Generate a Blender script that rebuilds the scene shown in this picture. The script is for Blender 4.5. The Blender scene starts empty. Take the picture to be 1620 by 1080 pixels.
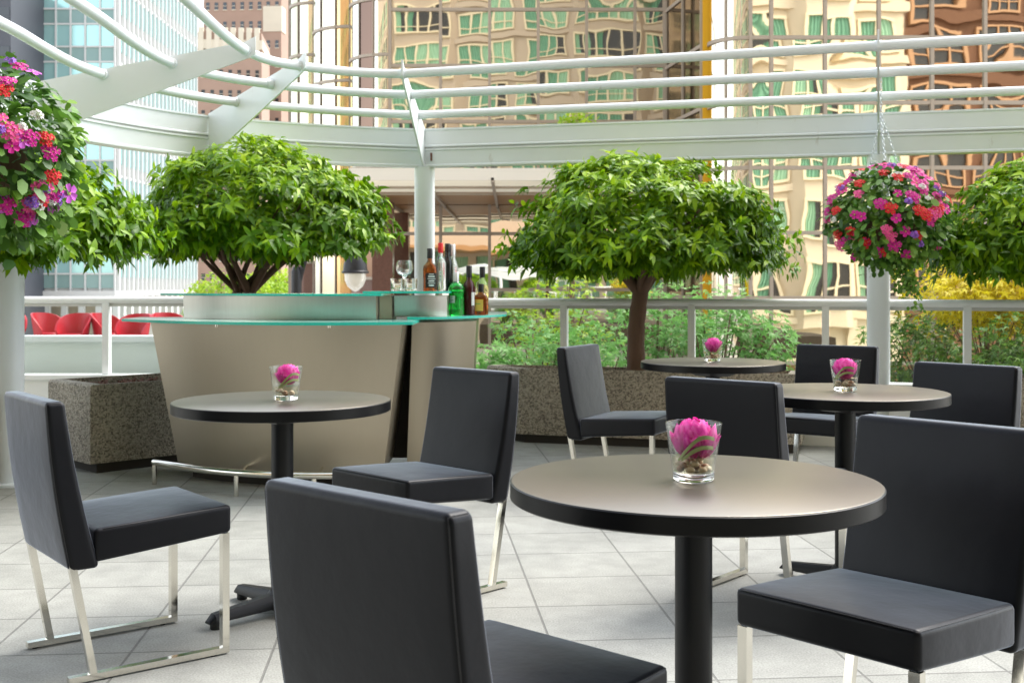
import bpy, bmesh, math, random
import numpy as np
from mathutils import Vector, Matrix
PI = math.pi
C = bpy.context.scene
COL = C.collection
random.seed(7)
rng = np.random.default_rng(11)

# ------------------------------------------------------------------ camera, sky, sun, exposure
CZ = 1.137
cam_d = bpy.data.cameras.new('camera'); cam = bpy.data.objects.new('camera', cam_d); COL.objects.link(cam)
cam.location = (0, 0, CZ); cam.rotation_euler = (PI / 2, 0, 0)
cam_d.sensor_width = 36; cam_d.lens = 1830 / 1620 * 36
cam_d.shift_y = -88 / 1620
cam_d.clip_start = 0.05; cam_d.clip_end = 2000
cam_d.dof.use_dof = True; cam_d.dof.focus_distance = 3.3; cam_d.dof.aperture_fstop = 9.0
C.camera = cam

SUN_EL, SUN_AZ = math.radians(54), math.radians(52)        # azimuth from +Y, clockwise
world = bpy.data.worlds.new('World'); C.world = world; world.use_nodes = True
wn = world.node_tree.nodes; wl = world.node_tree.links
bg = wn['Background']
sky = wn.new('ShaderNodeTexSky'); sky.sky_type = 'NISHITA'; sky.sun_disc = False
sky.sun_elevation = SUN_EL; sky.sun_rotation = SUN_AZ
sky.air_density = 1.2; sky.dust_density = 1.2; sky.ozone_density = 0.6
hs = wn.new('ShaderNodeHueSaturation'); hs.inputs['Saturation'].default_value = .4     # a bright veiled sky
wl.new(sky.outputs[0], hs.inputs['Color']); wl.new(hs.outputs[0], bg.inputs[0]); bg.inputs[1].default_value = 0.15
sd = bpy.data.lights.new('sun', 'SUN'); sun = bpy.data.objects.new('sun', sd); COL.objects.link(sun)
sd.energy = 1.3; sd.angle = math.radians(34); sd.color = (1.0, 0.95, 0.88)
sv = Vector((math.sin(SUN_AZ) * math.cos(SUN_EL), math.cos(SUN_AZ) * math.cos(SUN_EL), math.sin(SUN_EL)))
sun.rotation_euler = sv.to_track_quat('Z', 'Y').to_euler(); sun.location = (-8, 10, 30)
C.view_settings.view_transform = 'Standard'; C.view_settings.look = 'None'
C.view_settings.exposure = 1.78; C.view_settings.gamma = 1
C.render.engine = 'CYCLES'
C.cycles.use_denoising = True
C.cycles.max_bounces = 10; C.cycles.transparent_max_bounces = 16; C.cycles.transmission_bounces = 8
C.cycles.glossy_bounces = 5; C.cycles.diffuse_bounces = 4
C.cycles.caustics_reflective = False; C.cycles.caustics_refractive = True
C.cycles.sample_clamp_indirect = 6.0

# ------------------------------------------------------------------ helpers
F = 1830.0
def X(px, d): return (px - 810) / F * d
def Z(py, d): return CZ + (452 - py) / F * d

class MB:
    def __init__(s): s.v = []; s.f = []; s.m = []
    def add(s, vs, fs, m=0):
        b = len(s.v); s.v += [tuple(p) for p in vs]
        for f in fs: s.f.append(tuple(b + i for i in f)); s.m.append(m)
        return s
    def box(s, x0, x1, y0, y1, z0, z1, m=0):
        return s.add([(x0,y0,z0),(x1,y0,z0),(x1,y1,z0),(x0,y1,z0),(x0,y0,z1),(x1,y0,z1),(x1,y1,z1),(x0,y1,z1)],
                     [(0,3,2,1),(4,5,6,7),(0,1,5,4),(1,2,6,5),(2,3,7,6),(3,0,4,7)], m)
    def loft(s, A, B, m=0, caps=True):
        n = len(A); vs = list(A) + list(B)
        fs = [(i, (i+1) % n, n + (i+1) % n, n + i) for i in range(n)]
        if caps: fs += [tuple(reversed(range(n))), tuple(range(n, 2*n))]
        return s.add(vs, fs, m)
    def prism(s, poly, z0, z1, m=0):
        return s.loft([(p[0], p[1], z0) for p in poly], [(p[0], p[1], z1) for p in poly], m)
    def plate(s, pts, th, m=0):
        th = Vector(th)
        return s.loft([Vector(p) - th/2 for p in pts], [Vector(p) + th/2 for p in pts], m)
    def bar(s, p, q, w, h, up=(0,0,1), m=0):
        p = Vector(p); q = Vector(q); t = (q-p).normalized(); up = Vector(up)
        a = t.cross(up).normalized() * (w/2); b = a.cross(t).normalized() * (h/2)
        return s.loft([p-a-b, p+a-b, p+a+b, p-a+b], [q-a-b, q+a-b, q+a+b, q-a+b], m)
    def tube(s, path, r, n=12, m=0, caps=True):
        P = [Vector(p) for p in path]; k = len(P)
        R = r if hasattr(r, '__len__') else [r]*k
        up = None; vs = []
        for i in range(k):
            t = (P[min(i+1,k-1)] - P[max(i-1,0)]).normalized()
            if up is None: up = Vector((0,0,1)) if abs(t.z) < .9 else Vector((1,0,0))
            a = t.cross(up).normalized(); b = a.cross(t).normalized(); up = b
            for j in range(n):
                c = 2*PI*j/n; vs.append(P[i] + (a*math.cos(c) + b*math.sin(c))*R[i])
        fs = [(i*n+j, i*n+(j+1)%n, (i+1)*n+(j+1)%n, (i+1)*n+j) for i in range(k-1) for j in range(n)]
        if caps: fs += [tuple(reversed(range(n))), tuple(range((k-1)*n, k*n))]
        return s.add(vs, fs, m)
    def lathe(s, prof, n=24, c=(0,0,0), m=0):
        vs = []; k = len(prof)
        for r, z in prof:
            for j in range(n):
                a = 2*PI*j/n; vs.append((c[0]+r*math.cos(a), c[1]+r*math.sin(a), c[2]+z))
        fs = [(i*n+j, i*n+(j+1)%n, (i+1)*n+(j+1)%n, (i+1)*n+j) for i in range(k-1) for j in range(n)]
        if prof[0][0] > 1e-4: fs.append(tuple(reversed(range(n))))
        if prof[-1][0] > 1e-4: fs.append(tuple(range((k-1)*n, k*n)))
        return s.add(vs, fs, m)
    def sweep(s, path, prof, m=0):
        """horizontal sweep; prof = closed list of (offset to the left of travel, z)"""
        P = [Vector((p[0], p[1], 0)) for p in path]; k = len(P); n = len(prof); vs = []
        for i in range(k):
            t = (P[min(i+1,k-1)] - P[max(i-1,0)]).normalized(); nr = Vector((-t.y, t.x, 0))
            for o, z in prof: vs.append(P[i] + nr*o + Vector((0,0,z)))
        fs = [(i*n+j, (i+1)*n+j, (i+1)*n+(j+1)%n, i*n+(j+1)%n) for i in range(k-1) for j in range(n)]
        fs += [tuple(range(n)), tuple(reversed(range((k-1)*n, k*n)))]
        return s.add(vs, fs, m)
    def rbox(s, hx, hy, hz, r, fn, k=5, m=0):
        """rounded box, mapped through fn"""
        def samp(h):
            e = [h - r + r*math.tan(math.radians(a)) for a in (45, 30, 15)]
            return [-x for x in e] + list(np.linspace(-(h-r), h-r, k)) + e[::-1]
        S = [samp(hx), samp(hy), samp(hz)]; H = (hx, hy, hz); idx = {}; vs = []; fs = []
        def vid(p):
            q = [max(-(H[i]-r), min(H[i]-r, p[i])) for i in range(3)]
            d = [p[i]-q[i] for i in range(3)]; L = math.sqrt(sum(x*x for x in d)) or 1
            o = tuple(q[i] + d[i]/L*r for i in range(3)); key = tuple(round(x, 5) for x in o)
            if key not in idx: idx[key] = len(vs); vs.append(fn(*o))
            return idx[key]
        for ax in range(3):
            u, w = (ax+1) % 3, (ax+2) % 3
            for sg in (-1, 1):
                for i in range(len(S[u])-1):
                    for j in range(len(S[w])-1):
                        q = []
                        for a, b in ((i,j),(i+1,j),(i+1,j+1),(i,j+1)):
                            p = [0,0,0]; p[ax] = sg*H[ax]; p[u] = S[u][a]; p[w] = S[w][b]; q.append(vid(p))
                        if len(set(q)) == 4: fs.append(tuple(q if sg > 0 else q[::-1]))
        return s.add(vs, fs, m)
    def build(s, name, mats, parent=None, smooth=35, world=True):
        me = bpy.data.meshes.new(name)
        vs = s.v
        if parent is not None and world:
            o = parent; off = Vector((0,0,0))
            while o is not None: off += o.location; o = o.parent
            vs = [(p[0]-off.x, p[1]-off.y, p[2]-off.z) for p in vs]
        me.from_pydata([tuple(p) for p in vs], [], s.f)
        if not isinstance(mats, (list, tuple)): mats = [mats]
        for mt in mats: me.materials.append(mt)
        if len(mats) > 1: me.polygons.foreach_set('material_index', s.m)
        if smooth:
            me.polygons.foreach_set('use_smooth', [True]*len(me.polygons))
            if smooth < 180: me.set_sharp_from_angle(angle=math.radians(smooth))
        me.update()
        ob = bpy.data.objects.new(name, me); COL.objects.link(ob)
        if parent is not None: ob.parent = parent
        return ob

def tag(o, label=None, cat=None, group=None, kind=None):
    if label: o['label'] = label
    if cat: o['category'] = cat
    if group: o['group'] = group
    if kind: o['kind'] = kind
    return o
def thing(name, label, cat, loc=(0,0,0), rz=0, group=None):
    o = bpy.data.objects.new(name, None); COL.objects.link(o); o.empty_display_size = .1
    o.location = loc; o.rotation_euler = (0, 0, rz)
    return tag(o, label, cat, group)
def copy_tree(o, parent=None):
    c = o.copy(); COL.objects.link(c)
    if parent is not None: c.parent = parent
    for ch in list(o.children): copy_tree(ch, c)
    return c
def dup(o, loc, rz, label):
    c = copy_tree(o); c.location = loc; c.rotation_euler = (0,0,rz); c['label'] = label
    return c
def catmull(P, n=8):
    P = [Vector(p) for p in P]; out = []
    for i in range(len(P)-1):
        a = P[max(i-1,0)]; b = P[i]; c = P[i+1]; d = P[min(i+2,len(P)-1)]
        for k in range(n):
            t = k/n
            out.append(.5*((2*b) + (c-a)*t + (2*a-5*b+4*c-d)*t*t + (3*b-a-3*c+d)*t**3))
    return out + [P[-1]]

# ------------------------------------------------------------------ materials
def mat(name, col=(.5,.5,.5), rough=.5, metal=0, ior=1.45, var=0, vscale=8, bump=0, bscale=60, rvar=0, stretch=None, **kw):
    m = bpy.data.materials.new(name); m.use_nodes = True
    nt = m.node_tree; p = nt.nodes['Principled BSDF']
    p.inputs['Base Color'].default_value = (*col, 1); p.inputs['Roughness'].default_value = rough
    p.inputs['Metallic'].default_value = metal; p.inputs['IOR'].default_value = ior
    for k, v in kw.items(): p.inputs[k].default_value = v
    if var or bump or rvar:
        tc = nt.nodes.new('ShaderNodeTexCoord'); src = tc.outputs['Object']
        if stretch:
            mp = nt.nodes.new('ShaderNodeMapping'); mp.inputs['Scale'].default_value = stretch
            nt.links.new(src, mp.inputs[0]); src = mp.outputs[0]
    if var or rvar:
        n = nt.nodes.new('ShaderNodeTexNoise'); n.inputs['Scale'].default_value = vscale; n.inputs['Detail'].default_value = 6
        nt.links.new(src, n.inputs['Vector'])
    if var:
        mx = nt.nodes.new('ShaderNodeMix'); mx.data_type = 'RGBA'
        mx.inputs[6].default_value = (*[c*(1-var) for c in col], 1); mx.inputs[7].default_value = (*[min(1, c*(1+var)) for c in col], 1)
        nt.links.new(n.outputs[0], mx.inputs[0]); nt.links.new(mx.outputs[2], p.inputs['Base Color'])
    if rvar:
        mr = nt.nodes.new('ShaderNodeMapRange'); mr.inputs[1].default_value = .3; mr.inputs[2].default_value = .7
        mr.inputs[3].default_value = max(0, rough-rvar); mr.inputs[4].default_value = rough+rvar
        nt.links.new(n.outputs[0], mr.inputs[0]); nt.links.new(mr.outputs[0], p.inputs['Roughness'])
    if bump:
        n2 = nt.nodes.new('ShaderNodeTexNoise'); n2.inputs['Scale'].default_value = bscale; n2.inputs['Detail'].default_value = 4
        nt.links.new(src, n2.inputs['Vector'])
        b = nt.nodes.new('ShaderNodeBump'); b.inputs['Strength'].default_value = 1; b.inputs['Distance'].default_value = bump
        nt.links.new(n2.outputs[0], b.inputs['Height']); nt.links.new(b.outputs[0], p.inputs['Normal'])
    return m

def leaf_mat(name, stops, rough=.4, trans=.35, ior=1.45):
    """per-leaf hue from the leaf's own random attribute"""
    m = bpy.data.materials.new(name); m.use_nodes = True; nt = m.node_tree; p = nt.nodes['Principled BSDF']
    at = nt.nodes.new('ShaderNodeAttribute'); at.attribute_name = 'hue'
    cr = nt.nodes.new('ShaderNodeValToRGB'); els = cr.color_ramp.elements
    els[0].position = stops[0][0]; els[0].color = (*stops[0][1], 1)
    els[1].position = stops[-1][0]; els[1].color = (*stops[-1][1], 1)
    for ps, c in stops[1:-1]:
        e = els.new(ps); e.color = (*c, 1)
    nt.links.new(at.outputs['Fac'], cr.inputs[0]); nt.links.new(cr.outputs[0], p.inputs['Base Color'])
    p.inputs['Roughness'].default_value = rough; p.inputs['IOR'].default_value = ior
    tr = nt.nodes.new('ShaderNodeBsdfTranslucent'); nt.links.new(cr.outputs[0], tr.inputs[0])
    mx = nt.nodes.new('ShaderNodeMixShader'); mx.inputs[0].default_value = trans
    nt.links.new(p.outputs[0], mx.inputs[1]); nt.links.new(tr.outputs[0], mx.inputs[2])
    nt.links.new(mx.outputs[0], nt.nodes['Material Output'].inputs[0])
    return m

def thin_glass(name, tint=(.93,.97,.95), ior=1.5, rough=0.0):
    m = bpy.data.materials.new(name); m.use_nodes = True; nt = m.node_tree
    nt.nodes.remove(nt.nodes['Principled BSDF'])
    t = nt.nodes.new('ShaderNodeBsdfTransparent'); t.inputs[0].default_value = (*tint, 1)
    g = nt.nodes.new('ShaderNodeBsdfGlossy'); g.inputs['Roughness'].default_value = rough
    f0 = ((ior-1)/(ior+1))**2                       # Schlick reflectance, the same from either side of the thin sheet
    lw = nt.nodes.new('ShaderNodeLayerWeight'); lw.inputs[0].default_value = .5
    pw = nt.nodes.new('ShaderNodeMath'); pw.operation = 'POWER'; pw.inputs[1].default_value = 5; nt.links.new(lw.outputs['Facing'], pw.inputs[0])
    fr = nt.nodes.new('ShaderNodeMath'); fr.operation = 'MULTIPLY_ADD'; fr.inputs[1].default_value = 1-f0; fr.inputs[2].default_value = f0; nt.links.new(pw.outputs[0], fr.inputs[0])
    mx = nt.nodes.new('ShaderNodeMixShader')
    nt.links.new(fr.outputs[0], mx.inputs[0]); nt.links.new(t.outputs[0], mx.inputs[1]); nt.links.new(g.outputs[0], mx.inputs[2])
    nt.links.new(mx.outputs[0], nt.nodes['Material Output'].inputs[0])
    return m

def aggregate_mat():
    m = mat('exposed_aggregate', (.2,.17,.13), .8); nt = m.node_tree; p = nt.nodes['Principled BSDF']
    tc = nt.nodes.new('ShaderNodeTexCoord')
    vo = nt.nodes.new('ShaderNodeTexVoronoi'); vo.inputs['Scale'].default_value = 105; nt.links.new(tc.outputs['Object'], vo.inputs[0])
    cr = nt.nodes.new('ShaderNodeValToRGB'); e = cr.color_ramp.elements
    e[0].position = 0; e[0].color = (.18,.155,.12,1); e[1].position = 1; e[1].color = (.62,.55,.42,1)
    for ps, c in ((.35,(.41,.36,.285)), (.6,(.53,.47,.38)), (.8,(.64,.56,.45))):
        q = e.new(ps); q.color = (*c,1)
    sp = nt.nodes.new('ShaderNodeSeparateColor'); nt.links.new(vo.outputs['Color'], sp.inputs[0])
    nt.links.new(sp.outputs[0], cr.inputs[0])
    ns = nt.nodes.new('ShaderNodeTexNoise'); ns.inputs['Scale'].default_value = 3; nt.links.new(tc.outputs['Object'], ns.inputs[0])
    mx = nt.nodes.new('ShaderNodeMix'); mx.data_type = 'RGBA'; mx.blend_type = 'MULTIPLY'; mx.inputs[0].default_value = .45
    nt.links.new(cr.outputs[0], mx.inputs[6]); nt.links.new(ns.outputs[0], mx.inputs[7]); nt.links.new(mx.outputs[2], p.inputs['Base Color'])
    b = nt.nodes.new('ShaderNodeBump'); b.inputs['Strength'].default_value = 1; b.inputs['Distance'].default_value = .006; b.invert = True
    nt.links.new(vo.outputs['Distance'], b.inputs['Height']); nt.links.new(b.outputs[0], p.inputs['Normal'])
    return m

def paver_mat():
    m = mat('concrete_pavers', (.55,.56,.52), .75); nt = m.node_tree; p = nt.nodes['Principled BSDF']
    tc = nt.nodes.new('ShaderNodeTexCoord'); mp = nt.nodes.new('ShaderNodeMapping'); mp.vector_type = 'TEXTURE'
    mp.inputs['Location'].default_value = (.106, 3.89, 0); mp.inputs['Rotation'].default_value = (0, 0, math.radians(4.9))
    nt.links.new(tc.outputs['Object'], mp.inputs[0])
    ad = nt.nodes.new('ShaderNodeVectorMath'); ad.operation = 'ADD'; ad.inputs[1].default_value = (20*.437, .402*20 - (4.908-3.89)+.402*3 - .0, 0)
    nt.links.new(mp.outputs[0], ad.inputs[0])
    br = nt.nodes.new('ShaderNodeTexBrick'); br.offset = 0; br.squash = 1
    br.inputs['Scale'].default_value = 1; br.inputs['Brick Width'].default_value = .437; br.inputs['Row Height'].default_value = .402
    br.inputs['Mortar Size'].default_value = 0.0045; br.inputs['Mortar Smooth'].default_value = .3; br.inputs['Bias'].default_value = 0
    br.inputs['Color1'].default_value = (.315,.318,.285,1); br.inputs['Color2'].default_value = (.365,.367,.334,1); br.inputs['Mortar'].default_value = (.2,.198,.18,1)
    nt.links.new(ad.outputs[0], br.inputs[0])
    n1 = nt.nodes.new('ShaderNodeTexNoise'); n1.inputs['Scale'].default_value = 160; n1.inputs['Detail'].default_value = 3
    n2 = nt.nodes.new('ShaderNodeTexNoise'); n2.inputs['Scale'].default_value = 1.7; n2.inputs['Detail'].default_value = 7
    n3 = nt.nodes.new('ShaderNodeTexNoise'); n3.inputs['Scale'].default_value = 9; n3.inputs['Detail'].default_value = 8
    for n in (n1, n2, n3): nt.links.new(tc.outputs['Object'], n.inputs[0])
    def rng_(n, lo, hi, a=.3, b=.7):
        r = nt.nodes.new('ShaderNodeMapRange'); r.inputs[1].default_value = a; r.inputs[2].default_value = b
        r.inputs[3].default_value = lo; r.inputs[4].default_value = hi; nt.links.new(n.outputs[0], r.inputs[0]); return r
    r1 = rng_(n1, .74, 1.14); r2 = rng_(n2, .84, 1.06); r3 = rng_(n3, .86, 1.06)
    m1 = nt.nodes.new('ShaderNodeMath'); m1.operation = 'MULTIPLY'; nt.links.new(r1.outputs[0], m1.inputs[0]); nt.links.new(r2.outputs[0], m1.inputs[1])
    m2 = nt.nodes.new('ShaderNodeMath'); m2.operation = 'MULTIPLY'; nt.links.new(m1.outputs[0], m2.inputs[0]); nt.links.new(r3.outputs[0], m2.inputs[1])
    vm = nt.nodes.new('ShaderNodeVectorMath'); vm.operation = 'SCALE'
    nt.links.new(br.outputs['Color'], vm.inputs[0]); nt.links.new(m2.outputs[0], vm.inputs['Scale'])
    nt.links.new(vm.outputs[0], p.inputs['Base Color'])
    b = nt.nodes.new('ShaderNodeBump'); b.inputs['Distance'].default_value = .003; b.inputs['Strength'].default_value = .8; b.invert = True
    nt.links.new(br.outputs['Fac'], b.inputs['Height'])
    b2 = nt.nodes.new('ShaderNodeBump'); b2.inputs['Distance'].default_value = .0008; b2.inputs['Strength'].default_value = .6
    nt.links.new(n1.outputs[0], b2.inputs['Height']); nt.links.new(b.outputs[0], b2.inputs['Normal']); nt.links.new(b2.outputs[0], p.inputs['Normal'])
    return m

M = {}
M['paver'] = paver_mat()
M['aggregate'] = aggregate_mat()
M['plinth'] = mat('dark_plinth', (.03,.025,.02), .8)
M['soil'] = mat('bark_mulch', (.13,.055,.03), .9, var=.6, vscale=30, bump=.02, bscale=40)
M['white_paint'] = mat('white_painted_steel', (.74,.775,.785), .38, var=.05, vscale=3, rvar=.08)
def rusty(m):
    nt = m.node_tree; p = nt.nodes['Principled BSDF']; src = p.inputs['Base Color'].links[0].from_socket
    tc = nt.nodes.new('ShaderNodeTexCoord'); mp = nt.nodes.new('ShaderNodeMapping'); mp.inputs['Scale'].default_value = (1,1,.35)
    n = nt.nodes.new('ShaderNodeTexNoise'); n.inputs['Scale'].default_value = 9; n.inputs['Detail'].default_value = 9; n.inputs['Roughness'].default_value = .65
    r = nt.nodes.new('ShaderNodeMapRange'); r.inputs[1].default_value = .66; r.inputs[2].default_value = .78; r.inputs[4].default_value = .55
    mx = nt.nodes.new('ShaderNodeMix'); mx.data_type = 'RGBA'; mx.inputs[7].default_value = (.3,.2,.12,1)
    L = nt.links.new; L(tc.outputs['Object'], mp.inputs[0]); L(mp.outputs[0], n.inputs[0]); L(n.outputs[0], r.inputs[0]); L(r.outputs[0], mx.inputs[0]); L(src, mx.inputs[6]); L(mx.outputs[2], p.inputs['Base Color'])
rusty(M['white_paint'])
M['rail_white'] = mat('bright_white_paint', (.9,.91,.9), .35)
M['white_wall'] = mat('white_wall', (.7,.75,.73), .6, var=.06, vscale=2)
M['leather'] = mat('black_leatherette', (.0035,.0038,.006), .4, ior=1.3, bump=.0024, bscale=9, **{'Sheen Weight': .9, 'Sheen Roughness': .27, 'Sheen Tint': (.78,.85,1,1)})
M['stitch'] = mat('black_piping', (.012,.012,.014), .5)
M['chrome'] = mat('polished_steel', (.72,.69,.62), .13, 1, rvar=.06, vscale=9)
M['glide'] = mat('black_plastic', (.012,.012,.012), .5)
M['laminate'] = mat('black_laminate', (.02,.018,.016), .3, ior=3.5, **{'Specular Tint': (1,.92,.78,1)})
M['table_edge'] = mat('black_edge_band', (.006,.006,.0065), .33, ior=1.3)
M['powder'] = mat('black_powder_coat', (.008,.008,.009), .42, ior=1.35, bump=.0004, bscale=500)
M['steel'] = mat('brushed_steel', (.45,.395,.31), .38, 1, var=.02, vscale=3, bump=.0003, bscale=60, stretch=(14,14,.6))
M['steel_up'] = mat('brushed_steel_upper', (.5,.5,.46), .28, 1, var=.08, vscale=5, bump=.0003, bscale=60, stretch=(14,14,.6))
M['counter_glass'] = mat('green_edged_glass', (.42,.86,.76), .12, ior=1.5, **{'Transmission Weight': .55, 'Alpha': 1})
M['glass_edge'] = mat('teal_glass_edge', (.04,.62,.50), .2, ior=1.5, **{'Transmission Weight': .2})
M['clear_glass'] = mat('clear_glass', (.97,.985,.98), .0, ior=1.48, **{'Transmission Weight': 1})
M['water'] = thin_glass('water', (.95,.94,.88), 1.33); M['vase_glass'] = thin_glass('vase_glass', (.97,.98,.975), 1.55)
M['rail_glass'] = thin_glass('railing_glass', (.9,.94,.91), 1.45)
M['peony'] = leaf_mat('pink_petals', [(0,(.5,.004,.2)), (.45,(.82,.022,.4)), (1,(.95,.2,.6))], .6, .3)
M['striped_leaf'] = mat('striped_leaf', (.36,.4,.16), .4, var=.35, vscale=25, stretch=(1,1,1))
M['peb1'] = mat('tan_pebble', (.6,.45,.3), .35, var=.15, vscale=30)
M['peb2'] = mat('brown_pebble', (.36,.2,.12), .35, var=.2, vscale=30)
M['peb3'] = mat('pale_pebble', (.78,.66,.5), .35, var=.1, vscale=30)
M['bark'] = mat('bark', (.14,.08,.052), .85, var=.35, vscale=18, bump=.01, bscale=30, stretch=(1,1,.25))
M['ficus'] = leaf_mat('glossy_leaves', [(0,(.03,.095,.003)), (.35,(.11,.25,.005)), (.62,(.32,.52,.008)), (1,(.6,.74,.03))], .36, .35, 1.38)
M['maple'] = leaf_mat('maple_leaves', [(0,(.1,.26,.04)), (.5,(.2,.42,.11)), (1,(.36,.58,.2))], .5, .4)
M['lime'] = leaf_mat('lime_leaves', [(0,(.2,.36,.02)), (.5,(.38,.54,.03)), (1,(.58,.68,.06))], .5, .4)
M['gold_leaf'] = leaf_mat('golden_leaves', [(0,(.5,.42,.01)), (.5,(.75,.62,.015)), (1,(.9,.78,.03))], .5, .4)
M['basket_leaf'] = leaf_mat('basket_foliage', [(0,(.04,.11,.018)), (.5,(.11,.25,.03)), (.85,(.22,.39,.04)), (1,(.4,.52,.22))], .45, .25)
M['magenta'] = mat('magenta_petals', (.62,.01,.28), .6); M['pink'] = mat('soft_pink_petals', (.82,.08,.3), .6)
M['red'] = mat('red_petals', (.7,.012,.02), .6); M['violet'] = mat('violet_petals', (.28,.1,.55), .6)
M['orchid'] = mat('orchid_petals', (.6,.12,.6), .6); M['white_petal'] = mat('white_petals', (.8,.8,.76), .6)
M['eye'] = mat('flower_eye', (.55,.4,.08), .6)
M['fibre'] = mat('coir_fibre', (.1,.06,.03), .9, var=.4, vscale=40)
M['chain'] = mat('galvanised_chain', (.55,.6,.6), .4, .8)
M['red_plastic'] = mat('red_plastic', (.46,.015,.03), .4, var=.08, vscale=3)
M['lamp_black'] = mat('black_cast_iron', (.015,.015,.017), .45)
M['lamp_globe'] = mat('frosted_globe', (.82,.78,.68), .35, **{'Transmission Weight': .3})
M['asphalt'] = mat('street_paving', (.42,.4,.36), .9, var=.2, vscale=.5)
M['concrete'] = mat('concrete', (.42,.41,.38), .8, var=.1, vscale=1)
M['bronze'] = mat('bronze_mullion', (.44,.37,.3), .5, .1)
M['granite'] = mat('brown_granite', (.16,.075,.055), .25, var=.3, vscale=14)
M['soffit'] = mat('cream_soffit', (.82,.77,.68), .6)
M['frosted'] = mat('frosted_cream_glass', (.85,.8,.7), .5); _nt = M['frosted'].node_tree
_tr = _nt.nodes.new('ShaderNodeBsdfTranslucent'); _tr.inputs[0].default_value = (.95,.9,.78,1); _mx = _nt.nodes.new('ShaderNodeMixShader'); _mx.inputs[0].default_value = .6
_nt.links.new(_nt.nodes['Principled BSDF'].outputs[0], _mx.inputs[1]); _nt.links.new(_tr.outputs[0], _mx.inputs[2]); _nt.links.new(_mx.outputs[0], _nt.nodes['Material Output'].inputs[0])
M['brown_soffit'] = mat('brown_soffit', (.42,.22,.09), .5)
M['gold'] = mat('gold_panel', (.85,.47,.03), .35, .4)
M['teal_vision'] = mat('teal_window_glass', (.4,.66,.64), .12, .35)
M['teal_spandrel'] = mat('grey_green_spandrel', (.24,.36,.34), .3, .1)
M['pale_metal'] = mat('pale_window_frame', (.62,.62,.6), .5)
M['brick'] = mat('pinkish_brown_brick', (.36,.24,.18), .85, var=.12, vscale=.6)
M['cream_stone'] = mat('cream_stone', (.62,.55,.43), .8, var=.08, vscale=.5)
M['dark_pane'] = mat('dark_window_pane', (.03,.035,.04), .08, ior=1.6)
M['slate_wall'] = mat('slate_cladding', (.08,.085,.1), .5)
M['hotel_wall'] = mat('beige_hotel_wall', (.48,.395,.295), .8, var=.06, vscale=.4)
M['hotel_cream'] = mat('cream_hotel_wall', (.66,.56,.4), .8, var=.05, vscale=.4)
M['hotel_frame'] = mat('cream_window_frame', (.72,.62,.42), .6)
M['curtain'] = mat('green_curtain', (.16,.34,.22), .8, var=.15, vscale=2)
M['curtain_pale'] = mat('pale_green_curtain', (.3,.5,.33), .8, var=.1, vscale=2)
M['room'] = mat('dark_room', (.03,.027,.022), .3)
M['rust'] = mat('rust_brick', (.15,.07,.034), .8, var=.15, vscale=.8)
M['rust_frame'] = mat('tan_window_frame', (.42,.24,.12), .6)
M['hedge_soil'] = mat('garden_soil', (.06,.045,.03), .95, var=.3, vscale=6)

def mirror_mat():
    m = mat('bronze_mirror_glass', (.86,.8,.7), .015, 1); nt = m.node_tree; p = nt.nodes['Principled BSDF']
    tc = nt.nodes.new('ShaderNodeTexCoord'); n = nt.nodes.new('ShaderNodeTexNoise')
    n.inputs['Scale'].default_value = .75; n.inputs['Detail'].default_value = 1.2
    oi = nt.nodes.new('ShaderNodeObjectInfo'); ad = nt.nodes.new('ShaderNodeVectorMath'); ad.operation = 'MULTIPLY_ADD'    # every pane has its own ripple
    ad.inputs[1].default_value = (90, 70, 50); nt.links.new(oi.outputs['Random'], ad.inputs[0]); nt.links.new(tc.outputs['Object'], ad.inputs[2])
    nt.links.new(ad.outputs[0], n.inputs[0])
    b = nt.nodes.new('ShaderNodeBump'); b.inputs['Strength'].default_value = 1; b.inputs['Distance'].default_value = .0035
    nt.links.new(n.outputs[0], b.inputs['Height']); nt.links.new(b.outputs[0], p.inputs['Normal'])
    return m
M['mirror'] = mirror_mat()
M['mirror_dark'] = mat('dark_bronze_glass', (.17,.12,.065), .06, 1)
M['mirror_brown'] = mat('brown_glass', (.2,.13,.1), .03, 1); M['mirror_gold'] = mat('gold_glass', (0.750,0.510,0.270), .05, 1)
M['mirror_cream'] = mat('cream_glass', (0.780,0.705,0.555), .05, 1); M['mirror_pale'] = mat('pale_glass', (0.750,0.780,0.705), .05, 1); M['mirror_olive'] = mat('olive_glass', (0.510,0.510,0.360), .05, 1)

# ------------------------------------------------------------------ ground and terrace
def structure(name, mb, m): return tag(mb.build(name, m, smooth=0), kind='structure')
structure('ground', MB().box(-400, 400, -300, 900, -5.0, -4.5), M['asphalt'])
structure('terrace_floor', MB().prism([(-9,-14),(9,-14),(9,6.5),(7,7.05),(2.7,8.25),(-.6,9.12),(-9,9.12)], -.4, 0), M['paver'])
structure('neighbouring_terrace', MB().prism([(-14,9.6),(-1.6,9.6),(-1.6,24),(-14,24)], -.4, 0), M['concrete'])
structure('garden_bed', MB().prism([(-1.4,9.3),(2.7,8.42),(9,6.7),(12,6.7),(12,19),(-1.4,19)], -1.6, -.7), M['hedge_soil'])

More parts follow.
